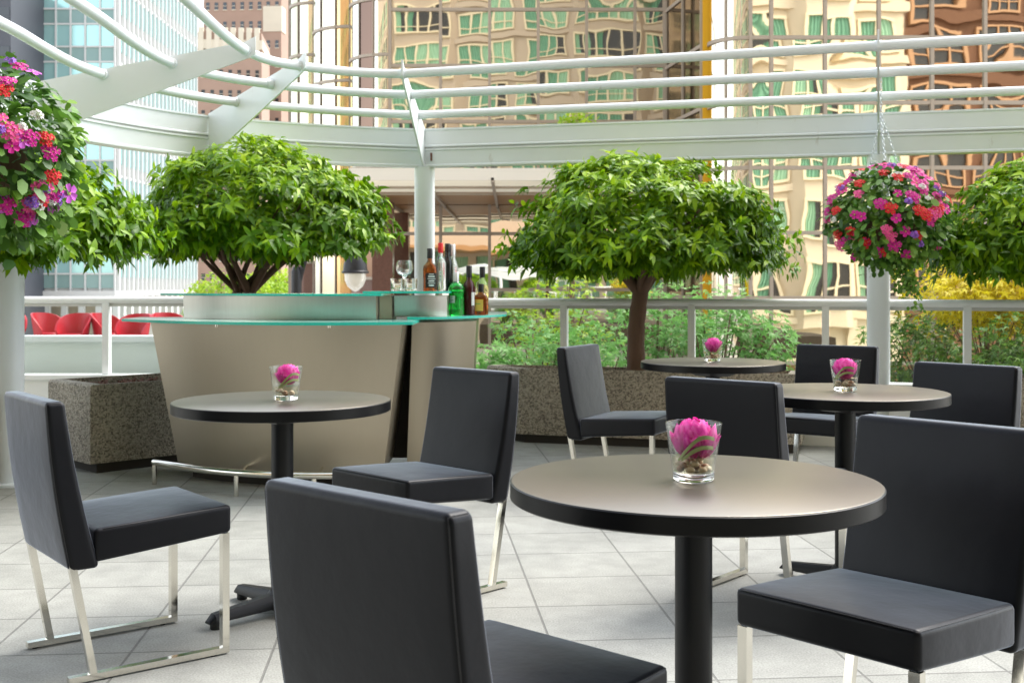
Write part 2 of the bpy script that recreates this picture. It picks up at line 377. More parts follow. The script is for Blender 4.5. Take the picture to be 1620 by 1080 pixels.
# ------------------------------------------------------------------ office building with teal glass (far left)
def office():
    d = 107.; x1 = X(183, d); x0 = x1 - 8*1.36 - .1; z0 = Z(460, d); fh = 3.5; nf = 9
    t = thing('office_building', 'pale office block with teal glass panes and a finned side wall', 'building', (x0, d, -4.5))
    depth = 27.
    top = z0 + nf*fh + .5
    b = MB().box(x0, x1-.02, d+.3, d+depth, z0, top).box(x0, x1, d-.15, d+depth, z0-.5, z0); b.build('wall', M['pale_metal'], t, 0)
    MB().box(x0+2, x1-2, d+3, d+depth-3, -4.5, z0-.5).build('shopfront', M['cream_stone'], t, 0)
    for k in range(7): MB().box(x0+1+k*1.6, x0+1.5+k*1.6, d+.3, d+.8, -4.5, z0-.5).build('pillar', M['pale_metal'], t, 0)
    for k in range(12): MB().box(x1-.9, x1-.3, d+1+k*2.2, d+1.6+k*2.2, -4.5, z0-.5).build('pillar', M['pale_metal'], t, 0)
    for i in range(9):
        MB().box(x0+i*1.36-.07, x0+i*1.36+.07, d-.05, d+.298, z0, top).build('mullion', M['pale_metal'], t, 0)
    for f in range(nf):
        zz = z0 + .25 + f*fh
        MB().box(x0, x1-.07, d+.0, d+.297, zz+1.25, zz+1.4).box(x0, x1-.07, d, d+.297, zz+3.35, zz+3.5).build('transom', M['pale_metal'], t, 0)
        MB().box(x0, x1-.1, d+.1, d+.296, zz, zz+1.25).build('spandrel', M['teal_spandrel'], t, 0)
        for i in range(8):
            if f < 9: MB().box(x0+i*1.36+.07, x0+i*1.36+1.29, d+.12, d+.295, zz+1.4, zz+3.35).build('window', M['teal_vision'], t, 0)
        MB().box(x1, x1+.05, d+.4, d+depth-.1, zz+1.0, zz+3.3).build('ribbon_window', M['teal_vision'], t, 0)
        MB().box(x1, x1+.12, d+.3, d+depth, zz+3.3, zz+3.5).build('transom', M['pale_metal'], t, 0)
    for k in range(21):
        yy = d+.35 + k*(depth-.6)/20
        MB().box(x1+.001, x1+.3, yy-.07, yy+.07, z0, top).build('fin', M['pale_metal'], t, 0)
office()

def windowed_block(name, label, x0, x1, y0, z0, z1, depth, cols, fh, wmat, pmat, ww, wh, rot=0, trim=None, side=True, group=None):
    t = thing(name, label, 'building', (x0, y0, z0), rot, group)
    L = x1-x0; H = z1-z0
    MB().box(0, L, 0, depth, 0, H).build('wall', wmat, t, 0, world=False)
    win = MB().box(-ww/2, ww/2, -.06, .02, 0, wh, 0).box(-ww/2-.05, ww/2+.05, -.12, .0, -.12, -.0, 1).box(-ww/2, ww/2, -.1, 0, wh*.5-.03, wh*.5+.03, 1)
    w0 = None; nf = int(H/fh); cnt = 0
    spots = [((i+.5)*L/cols, f*fh+.9) for f in range(nf-1, -1, -1) for i in range(cols)]
    for px_, pz in spots[:100]:
        if w0 is None: w0 = win.build('window', [pmat, trim or wmat], t, 0, world=False); o = w0
        else: o = w0.copy(); COL.objects.link(o); o.parent = t
        o.location = (px_, 0, pz)
    return t
# brown tower: a lower front block with a cream parapet and the taller shaft behind
bt = windowed_block('brick_tower', 'lower brown brick tower block with cream crenellated parapet', X(300,150), X(412,150), 150, -4.5, Z(50,150), 10, 8, 2.65, M['brick'], M['dark_pane'], .46, 1.0, math.radians(6), M['cream_stone'])
L_, H_ = X(412,150)-X(300,150), Z(50,150)+4.5
pb = MB().box(-.15, L_+.15, -.15, 10, H_-2.2, H_-1.0)
for i in range(9): pb.box(i*L_/9+.1, i*L_/9+.75, -.22, .4, H_-3.2, H_+.6)
pb.build('parapet', M['cream_stone'], bt, 0, world=False)
bt2 = windowed_block('brick_tower', 'tall brown brick tower rising behind the cream parapet, sky on its right', X(322,165), X(447,165), 165, -4.5, Z(-60,165), 10, 9, 2.75, M['brick'], M['dark_pane'], .5, 1.05, math.radians(-4), M['cream_stone'])
MB().box((X(418,165)-X(322,165)), X(447,165)-X(322,165)+.1, -.1, 2, Z(52,165)+4.5, Z(12,165)+4.5).build('stone_band', M['cream_stone'], bt2, 0, world=False)
windowed_block('slate_tower', 'dark slate tower at the far left edge beside the teal office block', X(-60,100), X(17,100), 100, -4.5, Z(-40,100), 8, 4, 3.4, M['slate_wall'], M['dark_pane'], .9, 1.6, 0, M['slate_wall'])
windowed_block('distant_block', 'small far grey building low in the sky gap beside the brick tower', X(440,260), X(475,260), 260, -4.5, Z(262,260), 8, 3, 4, M['concrete'], M['dark_pane'], 1.2, 2, 0, M['concrete'])

# ------------------------------------------------------------------ mirror glass tower
def pane(t, P00, P10, P11, P01, m, tilt=.0034, bulge=.0022, n=6, name='glass_pane'):
    P = [Vector(p) for p in (P00, P10, P11, P01)]
    nr = (P[1]-P[0]).cross(P[3]-P[0]).normalized()
    w = (P[1]-P[0]).length; h = (P[3]-P[0]).length
    ta, tb = random.gauss(0, tilt)*w, random.gauss(0, tilt)*h; bg_ = random.gauss(0, bulge)
    vs = []; fs = []
    for j in range(n+1):
        for i in range(n+1):
            u, v = i/n, j/n
            p = P[0]*(1-u)*(1-v) + P[1]*u*(1-v) + P[2]*u*v + P[3]*(1-u)*v
            vs.append(p + nr*(ta*(u-.5) + tb*(v-.5) + bg_*16*u*(1-u)*v*(1-v)))
    for j in range(n):
        for i in range(n):
            a = j*(n+1)+i; fs.append((a, a+1, a+n+2, a+n+1))
    return MB().add(vs, fs).build(name, m, t, 180)

YM = 35.5
def glass_tower():
    t = thing('glass_tower', 'bronze mirror glass tower with scalloped corner and canopy behind the bar', 'building', (-3.7, YM, -4.5))
    xs = [X(p, YM) for p in (617, 697, 774.5, 851.5, 928, 1004.5, 1051)]
    zs = [9.6 - 1.7165*i for i in range(8)][::-1] + [11.3, 15, 20]
    for i in range(6):
        for j in range(len(zs)-1):
            pane(t, (xs[i],YM,zs[j]), (xs[i+1],YM,zs[j]), (xs[i+1],YM,zs[j+1]), (xs[i],YM,zs[j+1]), M['mirror'])
    MB().box(xs[0], xs[-1], YM, YM+.5, -4.5, zs[0]).build('base', M['granite'], t, 0)
    for x in xs: MB().box(x-.045, x+.045, YM-.07, YM+.05, zs[0], zs[-1]).build('mullion', M['bronze'], t, 0)
    for z in zs: MB().box(xs[0], xs[-1], YM-.055, YM+.04, z-.05, z+.05).build('transom', M['bronze'], t, 0)
    # scalloped bays turning away on the left
    xr, yr = xs[0], YM
    mats = ['mirror', 'mirror', 'mirror']
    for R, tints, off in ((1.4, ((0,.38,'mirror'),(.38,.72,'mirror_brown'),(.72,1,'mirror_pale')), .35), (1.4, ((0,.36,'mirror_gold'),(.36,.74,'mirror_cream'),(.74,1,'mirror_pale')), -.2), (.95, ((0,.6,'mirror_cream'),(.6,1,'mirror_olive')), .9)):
        na = 5
        zz = [9.6 + off - 1.7165*i for i in range(6)][::-1]; zz = zz + [zz[-1]+1.7165, 20]
        pts = [(xr - R*math.sin(a), yr + R*(1-math.cos(a))) for a in np.linspace(0, PI/2, na)]
        for j in range(len(zz)-1):
            # one curved sheet per row and bay
            for (fa, fb, mk) in tints:
                vs = []; fs = []; nn = 8; aa = np.linspace(math.asin(fa), math.asin(fb), nn+1)
                for a in aa:
                    x, y = xr - R*math.sin(a), yr + R*(1-math.cos(a)); vs += [(x,y,zz[j]), (x,y,zz[j+1])]
                for k in range(nn): fs.append((2*k+2, 2*k, 2*k+1, 2*k+3))
                MB().add(vs, fs).build('curved_pane', M[mk], t, 180)
            MB().sweep([(p[0], p[1]) for p in [(xr - R*math.sin(a), yr + R*(1-math.cos(a))) for a in np.linspace(0, PI/2, 9)]],
                       [(-.03, zz[j]-.045), (.05, zz[j]-.045), (.05, zz[j]+.045), (-.03, zz[j]+.045)]).build('curved_transom', M['bronze'], t, 60)
        for (x, y, hw) in [(*pts[-1], .05)] + [(xr-R*f[1], yr+R*(1-math.sqrt(1-f[1]**2)), .018) for f in tints[:-1]]:
            MB().box(x-hw, x+hw, y-.06, y+.04, zz[0], zz[-1]).build('mullion', M['bronze'], t, 0)
        MB().prism([(p[0], p[1]) for p in pts] + [(xr, yr+R)], -4.5, zz[0]).build('base', M['granite'], t, 0)
        xr, yr = pts[-1]
    MB().box(xr-.1, xr+.0, yr, yr+8, -4.5, 20).build('side_wall', M['bronze'], t, 0)
    # canopy with cream and brown soffit panels and dark ribs
    zc = 3.6; cx0, cx1 = -3.75, 3.4
    MB().box(cx0, cx1, 30.7, YM-.12, zc+.02, zc+.2).build('canopy_inner', M['brown_soffit'], t, 0)
    MB().box(cx0, cx1, 26.7, 30.7, zc+.02, zc+.05).build('canopy_outer', M['frosted'], t, 0)
    MB().box(cx0, cx1, 26.6, 26.69, zc-.04, zc+.24).build('fascia', M['soffit'], t, 0)
    for k in range(5): 
        xk = cx0 + .1 + k*1.6
        MB().bar((xk, 26.6, zc-.03), (xk, YM-.15, zc-.03), .07, .1).build('canopy_rib', M['bronze'], t, 0)
    for yk in (28.7, 30.7): MB().box(cx0, cx1, yk-.03, yk+.03, zc-.06, zc+.0).build('canopy_rail', M['bronze'], t, 0)
    MB().box(X(590,33), X(622,33), 32.8, 33.3, -4.5, zc-.09).build('pillar', M['granite'], t, 0)
    return t
glass_tower()

YW = 31.0
def glass_wing():
    t = thing('glass_wing', 'nearer mirror glass wing on the right with a yellow corner strip', 'building', (5.4, YW, -4.5))
    R = .95; xc = X(1187, YW)
    xs = [xc] + [X(p, YW) for p in (1220, 1305, 1390, 1474, 1558, 1642, 1726)]
    zs = [7.78 - 1.742*i for i in range(6)][::-1] + [9.52, 11.26, 14, 18]
    for i in range(len(xs)-1):
        for j in range(len(zs)-1):
            pane(t, (xs[i],YW,zs[j]), (xs[i+1],YW,zs[j]), (xs[i+1],YW,zs[j+1]), (xs[i],YW,zs[j+1]), M['mirror'])
    for x in xs: MB().box(x-.045, x+.045, YW-.07, YW+.05, zs[0], zs[-1]).build('mullion', M['bronze'], t, 0)
    for z in zs: MB().box(xs[0], xs[-1], YW-.055, YW+.04, z-.05, z+.05).build('transom', M['bronze'], t, 0)
    for x0, x1 in zip(xs[:-1], xs[1:]):
        MB().box(x0+.045, x1-.045, YW-.02, YW+.03, -4.5, zs[0]-.05).build('dark_pane', M['mirror_dark'], t, 0)
    # rounded corner, gold strip, return wall back to the tower
    na = 14; sp = [(xc - R*math.sin(a), YW + R*(1-math.cos(a))) for a in np.linspace(0, PI/2, na)]
    for j in range(len(zs)-1):
        vs = []; fs = []
        for x, y in sp: vs += [(x,y,zs[j]), (x,y,zs[j+1])]
        for k in range(na-1): fs.append((2*k+2, 2*k, 2*k+1, 2*k+3))
        MB().add(vs, fs).build('curved_pane', M['mirror'], t, 180)
        MB().sweep(sp, [(-.03, zs[j]-.05), (.05, zs[j]-.05), (.05, zs[j]+.05), (-.03, zs[j]+.05)]).build('curved_transom', M['bronze'], t, 60)
    xg, yg = sp[-1]
    MB().box(sp[6][0]-.03, sp[6][0]+.03, sp[6][1]-.06, sp[6][1], zs[0], zs[-1]).build('mullion', M['bronze'], t, 0)
    gp = MB().box(xg-.17, xg, yg-.0, yg+.1, -4.5, zs[-1]); gp.build('gold_strip', M['gold'], t, 0)
    for j in range(len(zs)-1):
        P0 = (X(1051,YM)+.05, YM-.08); P1 = (xg-.18, yg+.1)
        for k in range(2):
            a = [P0[i]+(P1[i]-P0[i])*k/2 for i in (0,1)]; b = [P0[i]+(P1[i]-P0[i])*(k+1)/2 for i in (0,1)]
            pane(t, (*a,zs[j]), (*b,zs[j]), (*b,zs[j+1]), (*a,zs[j+1]), M['mirror_dark'])
        MB().bar((*P0, zs[j]), (*P1, zs[j]), .09, .1).build('transom', M['bronze'], t, 0)
    mid = [(P0[i]+P1[i])/2 for i in (0,1)]
    for q in (P0, mid, P1): MB().box(q[0]-.05, q[0]+.05, q[1]-.06, q[1]+.03, zs[0], zs[-1]).build('mullion', M['bronze'], t, 0)
    MB().prism([P0, P1, sp[-1], sp[6], sp[0], (xc, YW+4), (P0[0], YW+6)], -4.5, zs[0]-.06).build('base', M['granite'], t, 0)
    return t
glass_wing()

# ------------------------------------------------------------------ buildings behind the camera, seen in the mirror glass
def hotel(name, label, x0, L, y0, nf, fh, cols, wall, rz, zb, lites=3, bays=True, frame='hotel_frame', dark=False):
    t = thing(name, label, 'building', (x0, y0, -4.5), rz)
    H = zb+nf*fh+45
    MB().box(0, L, -12, 0, 0, H).build('wall', wall, t, 0, world=False)
    cw = L/cols; ww = cw*.8; wh = fh*.64
    protos = []
    for var in range(4):
        m = MB(); r = random.Random(var+3)
        for k in range(lites):
            a = -ww/2 + ww*k/lites; b = a + ww/lites
            kind = 0 if dark else r.choice([0, 1, 1, 1, 2, 1])
            if kind == 0: m.box(a, b, -.01, .03, 0, wh, 2)
            else:
                n = 14; vs = []
                part = 1 if r.random() < .7 else .55
                for i in range(n+1):
                    xx = a + (b-a)*i/n*part; yy = .07 + .05*math.sin(i*1.9); vs += [(xx,yy,0),(xx,yy,wh)]
                m.add(vs, [(2*i+2, 2*i, 2*i+1, 2*i+3) for i in range(n)], 1 if kind == 1 else 3)
                m.box(a, b, -.01, .015, 0, wh, 2)
        for k in range(lites+1):
            a = -ww/2 + ww*k/lites; m.box(a-.09, a+.09, .0, .2, 0, wh, 0)
        m.box(-ww/2-.09, ww/2+.09, .002, .22, -.16, 0, 0); m.box(-ww/2-.09, ww/2+.09, .002, .22, wh, wh+.16, 0)
        m.box(-ww/2, ww/2, .004, .17, wh*.3-.05, wh*.3+.05, 0)
        protos.append(m)
    made = {}
    for f in range(nf):
        for i in range(cols):
            v = random.randrange(4); bay = bays and (i % 3 == 1)
            if v not in made: made[v] = o = protos[v].build('window', [M[frame], M['curtain'], M['room'], M['curtain_pale']], t, 0, world=False)
            else: o = made[v].copy(); COL.objects.link(o); o.parent = t
            o.location = ((i+.5)*cw, .75 if bay else 0, zb+f*fh+.9)
        MB().box(-.05, L+.05, 0, .28, zb+f*fh+.05, zb+f*fh+.55).build('ledge', wall, t, 0, world=False)
    if bays:
        for i in range(cols):
            if i % 3 == 1:
                MB().prism([(i*cw-.25, 0), (i*cw+.4, .75), ((i+1)*cw-.4, .75), ((i+1)*cw+.25, 0)], zb-.4, H).build('bay', wall, t, 0, world=False)
    for i in range(0, cols+1, 2):
        MB().box(i*cw-.22, i*cw+.22, 0, .34, 0, zb).build('pier', wall, t, 0, world=False)
    return t
hotel('beige_hotel', 'beige hotel with green curtained windows, reflected in the main mirror facade', -17, 35, -40, 9, 3.4, 6, M['hotel_wall'], math.radians(8), 5, 4)
hotel('cream_hotel', 'cream hotel wing with bay windows, reflected in the right mirror wing', 13.6, 11.4, -11, 6, 3.9, 3, M['hotel_cream'], 0, 3.6, 3)
hotel('beige_annex', 'plain beige hotel annex mirrored in the scalloped corner of the glass tower', -60, 40, -36, 8, 3.4, 6, M['hotel_wall'], math.radians(4), 5, 4)
hotel('rust_tower', 'rust red brick tower reflected at the far right of the mirror wing', 27.2, 13, -18, 7, 3.9, 3, M['rust'], math.radians(-4), 4, 3, False, 'rust_frame', True)

def lobby():  # unseen lobby front and canopy, added to block sky light from behind the camera
    t = thing('lobby_sky_blocker', 'beige hotel lobby front with green curtained windows and a canopy, added behind the camera to block rear sky', 'building', (0, -2.6, 0))
    MB().box(-9, 9, -9, -2.6, 3.3, 4.7).build('roof', M['hotel_wall'], t, 0)
    MB().box(-9, 9, -2.6, .6, 3.5, 3.7).build('canopy', M['brown_soffit'], t, 0)
    MB().box(-8, 8, -9, -2.9, 0, 3.3).build('wall', M['room'], t, 0)
    for k in range(6):
        x0, x1 = -8+k*2.667, -8+(k+1)*2.667
        MB().box(x0, x0+.5, -2.9, -2.62, 0, 3.3).build('pier', M['hotel_wall'], t, 0)
        MB().box(x0+.5, x1, -2.9, -2.64, 0, .45).build('sill', M['hotel_wall'], t, 0)
        for q in (0, 1):
            c = MB(); vs = []
            a = x0+.55+q*1.08; n = 24
            for i in range(n+1):
                vs += [(a+1.0*i/n*(1 if (k+q) % 3 else .6), -2.8+.05*math.sin(i*1.7), zz) for zz in (.45, 3.3)]
            c.add(vs, [(2*i+2, 2*i, 2*i+1, 2*i+3) for i in range(n)]).build('curtain', M['curtain'] if (k+q) % 2 else M['curtain_pale'], t, 180)
            MB().box(a+1.0, a+1.07, -2.75, -2.66, .45, 3.3).build('mullion', M['hotel_frame'], t, 0)
lobby()

# ------------------------------------------------------------------ leaves
def leaf_obj(name, P, A, N, Ln, W, hue, m, parent, shape='lance', droop=.25):
    """P base points, A leaf axes, N leaf normals, one small folded leaf each"""
    n = len(P); A = A/np.linalg.norm(A,axis=1)[:,None]
    S = np.cross(A, N); S /= np.linalg.norm(S,axis=1)[:,None]+1e-9; N = np.cross(S, A)
    if shape == 'lance':
        T = [(0,0,0),(.3,-.5,.06),(.3,.5,.06),(.33,0,-.04),(.68,-.38,.05),(.68,.38,.05),(.7,0,-.03),(1,0,0)]
        FS = [(0,3,1),(0,2,3),(1,3,6,4),(3,2,5,6),(4,6,7),(6,5,7)]
    elif shape == 'oval':
        T = [(0,0,0),(.35,-.5,.05),(.35,.5,.05),(.8,-.42,.0),(.8,.42,.0),(1,0,-.05)]
        FS = [(0,2,4,5,3,1)]
    else:  # palmate
        T = [(0,0,0)]; 
        for k, (an, r) in enumerate([(-118,.45),(-85,.22),(-58,.85),(-28,.33),(0,1.05),(28,.33),(58,.85),(85,.22),(118,.45)]):
            T.append((r*math.cos(math.radians(an)), r*math.sin(math.radians(an)), -.12*r*r))
        FS = [(0,i,i+1) for i in range(1,9)]
    k = len(T); V = np.zeros((n,k,3))
    for j,(a,b,c) in enumerate(T):
        V[:,j] = P + A*(a*Ln)[:,None] + S*(b*W)[:,None] + N*((c*W) - droop*a*a*Ln)[:,None] - np.array([0,0,1])*(.15*a*a*Ln)[:,None]*(droop>0)
    fs = []
    for i in range(n):
        o = i*k
        for f in FS: fs.append(tuple(o+q for q in f))
    me = bpy.data.meshes.new(name); me.from_pydata(V.reshape(-1,3).tolist(), [], fs)
    at = me.attributes.new('hue', 'FLOAT', 'POINT'); at.data.foreach_set('value', np.repeat(np.clip(hue,0,1), k).astype(np.float32))
    me.materials.append(m); me.polygons.foreach_set('use_smooth', [True]*len(me.polygons)); me.update()
    ob = bpy.data.objects.new(name, me); COL.objects.link(ob); ob.parent = parent
    return ob

def unit(v): return v/np.linalg.norm(v,axis=-1)[...,None]
def dome_tree(label, loc, ctr, R, up, dn, zc, seed, stems, fork_z=None, ntip=2800, group='clipped dome trees around the terrace'):
    """loc base of trunk; crown: flattened dome about ctr (x,y), widest at zc"""
    r_ = np.random.default_rng(seed)
    t = thing('dome_tree', label, 'tree', loc, 0, group)
    cx, cy = ctr[0]-loc[0], ctr[1]-loc[1]; cz = zc-loc[2]
    d = unit(r_.normal(size=(ntip,3))); d[:,2] = np.where(d[:,2] < -.0, d[:,2]*.75, d[:,2]); d = unit(d)
    lob = unit(r_.normal(size=(55,3))); amp = r_.uniform(-.07,.07,55)
    bumpf = lambda q: 1 + (np.exp(-((1-q@lob.T)/.045))*amp).sum(1)
    lay = r_.choice([1.0,.9,.76,.55], size=ntip, p=[.5,.26,.16,.08])
    rad = lay*bumpf(d)*r_.uniform(.93,1.05,ntip)
    ax = np.stack([np.full(ntip,R), np.full(ntip,R), np.where(d[:,2]>0, up, dn)],1)
    sq = np.abs(d[:,2]); 
    P = d*ax*rad[:,None]
    # outer shoots gather in flat sprays with gaps between them
    ns = 95; sd_ = unit(r_.normal(size=(ns,3))); sd_[:,2] = np.where(sd_[:,2]<0, sd_[:,2]*.6, sd_[:,2]); sd_ = unit(sd_)
    sc = sd_*np.stack([np.full(ns,R), np.full(ns,R), np.where(sd_[:,2]>0, up, dn)],1)*(bumpf(sd_)*r_.uniform(.93,1.02,ns))[:,None]
    isp = r_.uniform(0,1,ntip) < .5; ci = r_.integers(0,ns,ntip)
    of = r_.normal(size=(ntip,3))*np.array([.1,.1,.022])*R; rad2 = np.linalg.norm(of[:,:2],axis=1)
    of[:,2] -= .22*rad2 + .12*(of*sd_[ci])[:,:2].sum(1)
    Ps = sc[ci] + of
    P = np.where(isp[:,None], Ps, P*.93); d = np.where(isp[:,None], unit(sd_[ci]*.7 + of*3/R + np.array([0,0,.1])), d)
    keep = P[:,2] > -dn*1.04; P = P[keep]; d = d[keep]; k = len(P)
    # rosette of leaves at each twig tip
    nl = 8; ax_ = unit(d*np.array([1,1,.75]) + np.array([0,0,.45]) + r_.normal(size=(k,3))*.22)
    tipv = r_.uniform(0,1,k)
    PP=[];AA=[];NN=[];LL=[];WW=[];HH=[]
    ref = unit(np.cross(ax_, r_.normal(size=(k,3))))
    b2 = np.cross(ax_, ref)
    for j in range(nl):
        an = 2*PI*j/nl*1.0 + r_.uniform(-.5,.5,k) + (j%2)*.4
        sp = r_.uniform(.7,1.45,k)
        dirv = ax_*np.cos(sp)[:,None] + (ref*np.cos(an)[:,None] + b2*np.sin(an)[:,None])*np.sin(sp)[:,None]
        dirv[:,2] -= .16
        L = r_.uniform(.05,.098,k)
        off = r_.uniform(0,.05,k)
        PP.append(P - ax_*off[:,None] + r_.normal(size=(k,3))*.008); AA.append(dirv)
        NN.append(unit(ax_ + np.array([0,0,.6]) + r_.normal(size=(k,3))*.3)); LL.append(L); WW.append(L*r_.uniform(.34,.42,k))
        HH.append(.33 + .24*np.clip(d[:,2],0,1) + .22*(tipv-.5) + r_.normal(size=k)*.08 + .16*(off<.015)*(tipv>.35))  # hue rises towards the crown top: sunlight on upper leaves painted into the colour
    P = np.concatenate(PP)+np.array([cx,cy,cz])
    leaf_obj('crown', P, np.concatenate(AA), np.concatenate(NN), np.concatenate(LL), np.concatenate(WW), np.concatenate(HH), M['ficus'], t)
    # trunk and limbs
    tr = MB()
    for (bx, by, th) in stems:
        fork = (fork_z - loc[2]) if fork_z else cz - dn*.75
        p0 = Vector((bx,by,-.03)); p1 = Vector((bx*.8+.0, by*.8, fork*.55)); p2 = Vector((cx*.5+bx*.4, cy*.5+by*.4, fork))
        pts = catmull([p0, p1, p2], 7); n = len(pts)
        rr = [th*(1.25 - .25*min(1,i/3)) * (1-.18*i/n) * (1+.05*math.sin(i*2.1)) for i in range(n)]
        tr.tube(pts, rr, 14)
        for q in range(7):
            a = 2*PI*q/7 + r_.uniform(-.3,.3); e = R*r_.uniform(.55,.85)
            b = p2 - Vector((0,0,.03)); c = p2 + Vector((math.cos(a)*e*.38, math.sin(a)*e*.38, dn*.55+up*.12)); f = Vector((cx+math.cos(a)*e, cy+math.sin(a)*e, cz+up*r_.uniform(.0,.35)))
            tr.tube(catmull([b, c, f], 5), [th*.62*(1-.085*i) for i in range(11)], 8)
            g = Vector((cx+math.cos(a+.5)*e*.9, cy+math.sin(a+.5)*e*.9, cz+up*.3))
            tr.tube(catmull([c, (c+g)/2+Vector((0,0,.03)), g], 4), [th*.35*(1-.09*i) for i in range(9)], 6)
    tr.build('trunk', M['bark'], t, 180, world=False)
    return t

def bush(name, label, cat, loc, R, H, n, m, seed, shape='palm', size=.075, group=None, trunk_h=None, stem_r=.018):
    r_ = np.random.default_rng(seed)
    t = thing(name, label, cat, loc, 0, group)
    base = trunk_h if trunk_h is not None else .15*H
    nc = 26
    cl = unit(r_.normal(size=(nc,3)))*np.array([R,R,(H-base)/2])*r_.uniform(.35,.92,nc)[:,None] + np.array([0,0,base+(H-base)/2])
    ci = r_.integers(0,nc,n); cr = r_.uniform(.18,.34,nc)*R*1.5
    dv = unit(r_.normal(size=(n,3)))
    P = cl[ci] + dv*(cr[ci]*np.cbrt(r_.uniform(.15,1,n)))[:,None]*np.array([1,1,.75])
    P = P[P[:,2] > .02]; n = len(P); dv = dv[:n]
    out = unit(P - np.array([0,0,base+(H-base)*.45]))
    A = unit(out + r_.normal(size=(n,3))*.6 + np.array([0,0,-.35])); N = unit(np.array([0,0,1]) + out*.5 + r_.normal(size=(n,3))*.4)
    L = r_.uniform(.65,1.2,n)*size; hue = .45 + (r_.uniform(0,1,nc)[ci[:n]]-.5)*.6 + r_.normal(size=n)*.16
    leaf_obj('crown' if trunk_h else 'foliage', P, A, N, L, L*(1.0 if shape=='palm' else .5), hue, m, t, shape, .2)
    s = MB()
    for k in range(nc):
        p = Vector(cl[k]); a = Vector((p.x*.12, p.y*.12, 0)) if not trunk_h else Vector((0,0,base*.8))
        s.tube(catmull([a, Vector((p.x*.4, p.y*.4, max(p.z*.55, a.z+.02))), p], 3), [stem_r*(1-.12*i) for i in range(7)], 6)
    if trunk_h: s.tube([(0,0,-.05),(0,0,base)], [stem_r*2.6, stem_r*1.9], 10)
    s.build('trunk' if trunk_h else 'stem', M['bark'], t, 180, world=False)
    return t

# street trees and shrubs beyond the railing
for i, (px, d, R, H, th, lb) in enumerate(((352,62,1.9,6.9,3.0,'yellow green street tree before the brick tower, left of the forked trunk'),
        (408,58,1.6,6.4,3.0,'yellow green street tree seen just behind the forked trunk'), (452,66,1.7,7.1,3.0,'yellow green street tree nearest the dark lamp post'))):
    bush('street_tree', lb, 'tree', (X(px,d), d, -4.5), R, H, 2600, M['lime'], 40+i, 'oval', .26, 'street trees', th, .08)
shr = [(770,10.2,.55,1.35,'maple','silvery green maple shrub beside the right end of the bar'),
       (850,10.8,.62,1.75,'maple','maple shrub left of the railing post, behind the back left chair'),
       (930,10.3,.6,1.45,'maple','low maple shrub just left of the single tree trunk'),
       (1035,11.0,.75,1.9,'maple','tall maple shrub directly behind the single tree trunk'),
       (1130,10.6,.72,1.95,'maple','tall maple shrub behind the farthest table and its flower glass'),
       (1215,10.4,.62,1.45,'maple','maple shrub at the right end of the row, sloping down'),
       (880,12.8,.8,2.2,'lime','yellow green shrub behind the maple row, showing left of the trunk'),
       (1190,9.7,.4,.95,'lime','low yellow green shrub under the right end of the maple row'),
       (800,9.6,.33,.72,'lime','lowest yellow green shrub at the corner of the long planter')]
for i, (px, d, R, H, mk, lb) in enumerate(shr):
    bush('maple_shrub' if mk == 'maple' else 'lime_shrub', lb, 'shrub', (X(px,d), d, -.7), R, H, 1500, M[mk], 60+i, 'palm', .07 if mk == 'maple' else .06, 'shrubs beyond the glass railing')
bush('golden_shrub', 'bright yellow shrub beyond the railing under the rightmost tree', 'shrub', (X(1560,14), 14, -.7), 1.15, 2.4, 4200, M['gold_leaf'], 90, 'palm', .09, None, 1.25, .012)
bush('garden_tree', 'small bright green treetop showing above the white beam in front of the glass tower', 'tree', (X(905,27), 27, -4.5), .75, 9.75, 1200, M['lime'], 91, 'oval', .12, None, 8.1, .03)
bush('dark_shrub', 'round dark green shrub in shade behind the right glass panel', 'shrub', (X(1470,15.0), 15.0, -.7), 1.0, 1.5, 3000, M['basket_leaf'], 92, 'palm', .08)

bush('dark_shrub', 'dark green shrub under the yellow treetop at the right edge', 'shrub', (X(1590,13.2), 13.2, -.7), .95, 1.5, 3000, M['basket_leaf'], 93, 'palm', .08)
# ------------------------------------------------------------------ street lamp
d = 22.
sl = thing('street_lamp', 'black street lamp with pendant frosted globe behind the upper glass shelf', 'street lamp', (X(469,d), d, -4.5))
MB().lathe([(.16,0),(.16,.5),(.1,.6),(.085,5.0),(.1,5.05),(.1,5.9),(.06,6.0)], 16, (X(469,d), d, -4.5)).build('pole', M['lamp_black'], sl)
xl = X(562, d)
MB().tube(catmull([(X(469,d),d,1.0),(X(490,d),d,1.85),(X(528,d),d,2.15),(xl,d,2.02),(xl,d,1.7)],6), .05, 10).build('arm', M['lamp_black'], sl)
MB().lathe([(.06,.62),(.1,.55),(.1,.42),(.17,.36),(.22,.2),(.235,.08),(.26,.06),(.26,.03),(.2,.02)], 20, (xl,d,Z(432,d)-.03)).build('lamp_cap', M['lamp_black'], sl)
MB().lathe([(.205,0),(.2,-.12),(.15,-.24),(.07,-.31),(.02,-.34),(.001,-.345)], 20, (xl,d,Z(432,d)-.01)).build('lamp_globe', M['lamp_globe'], sl)

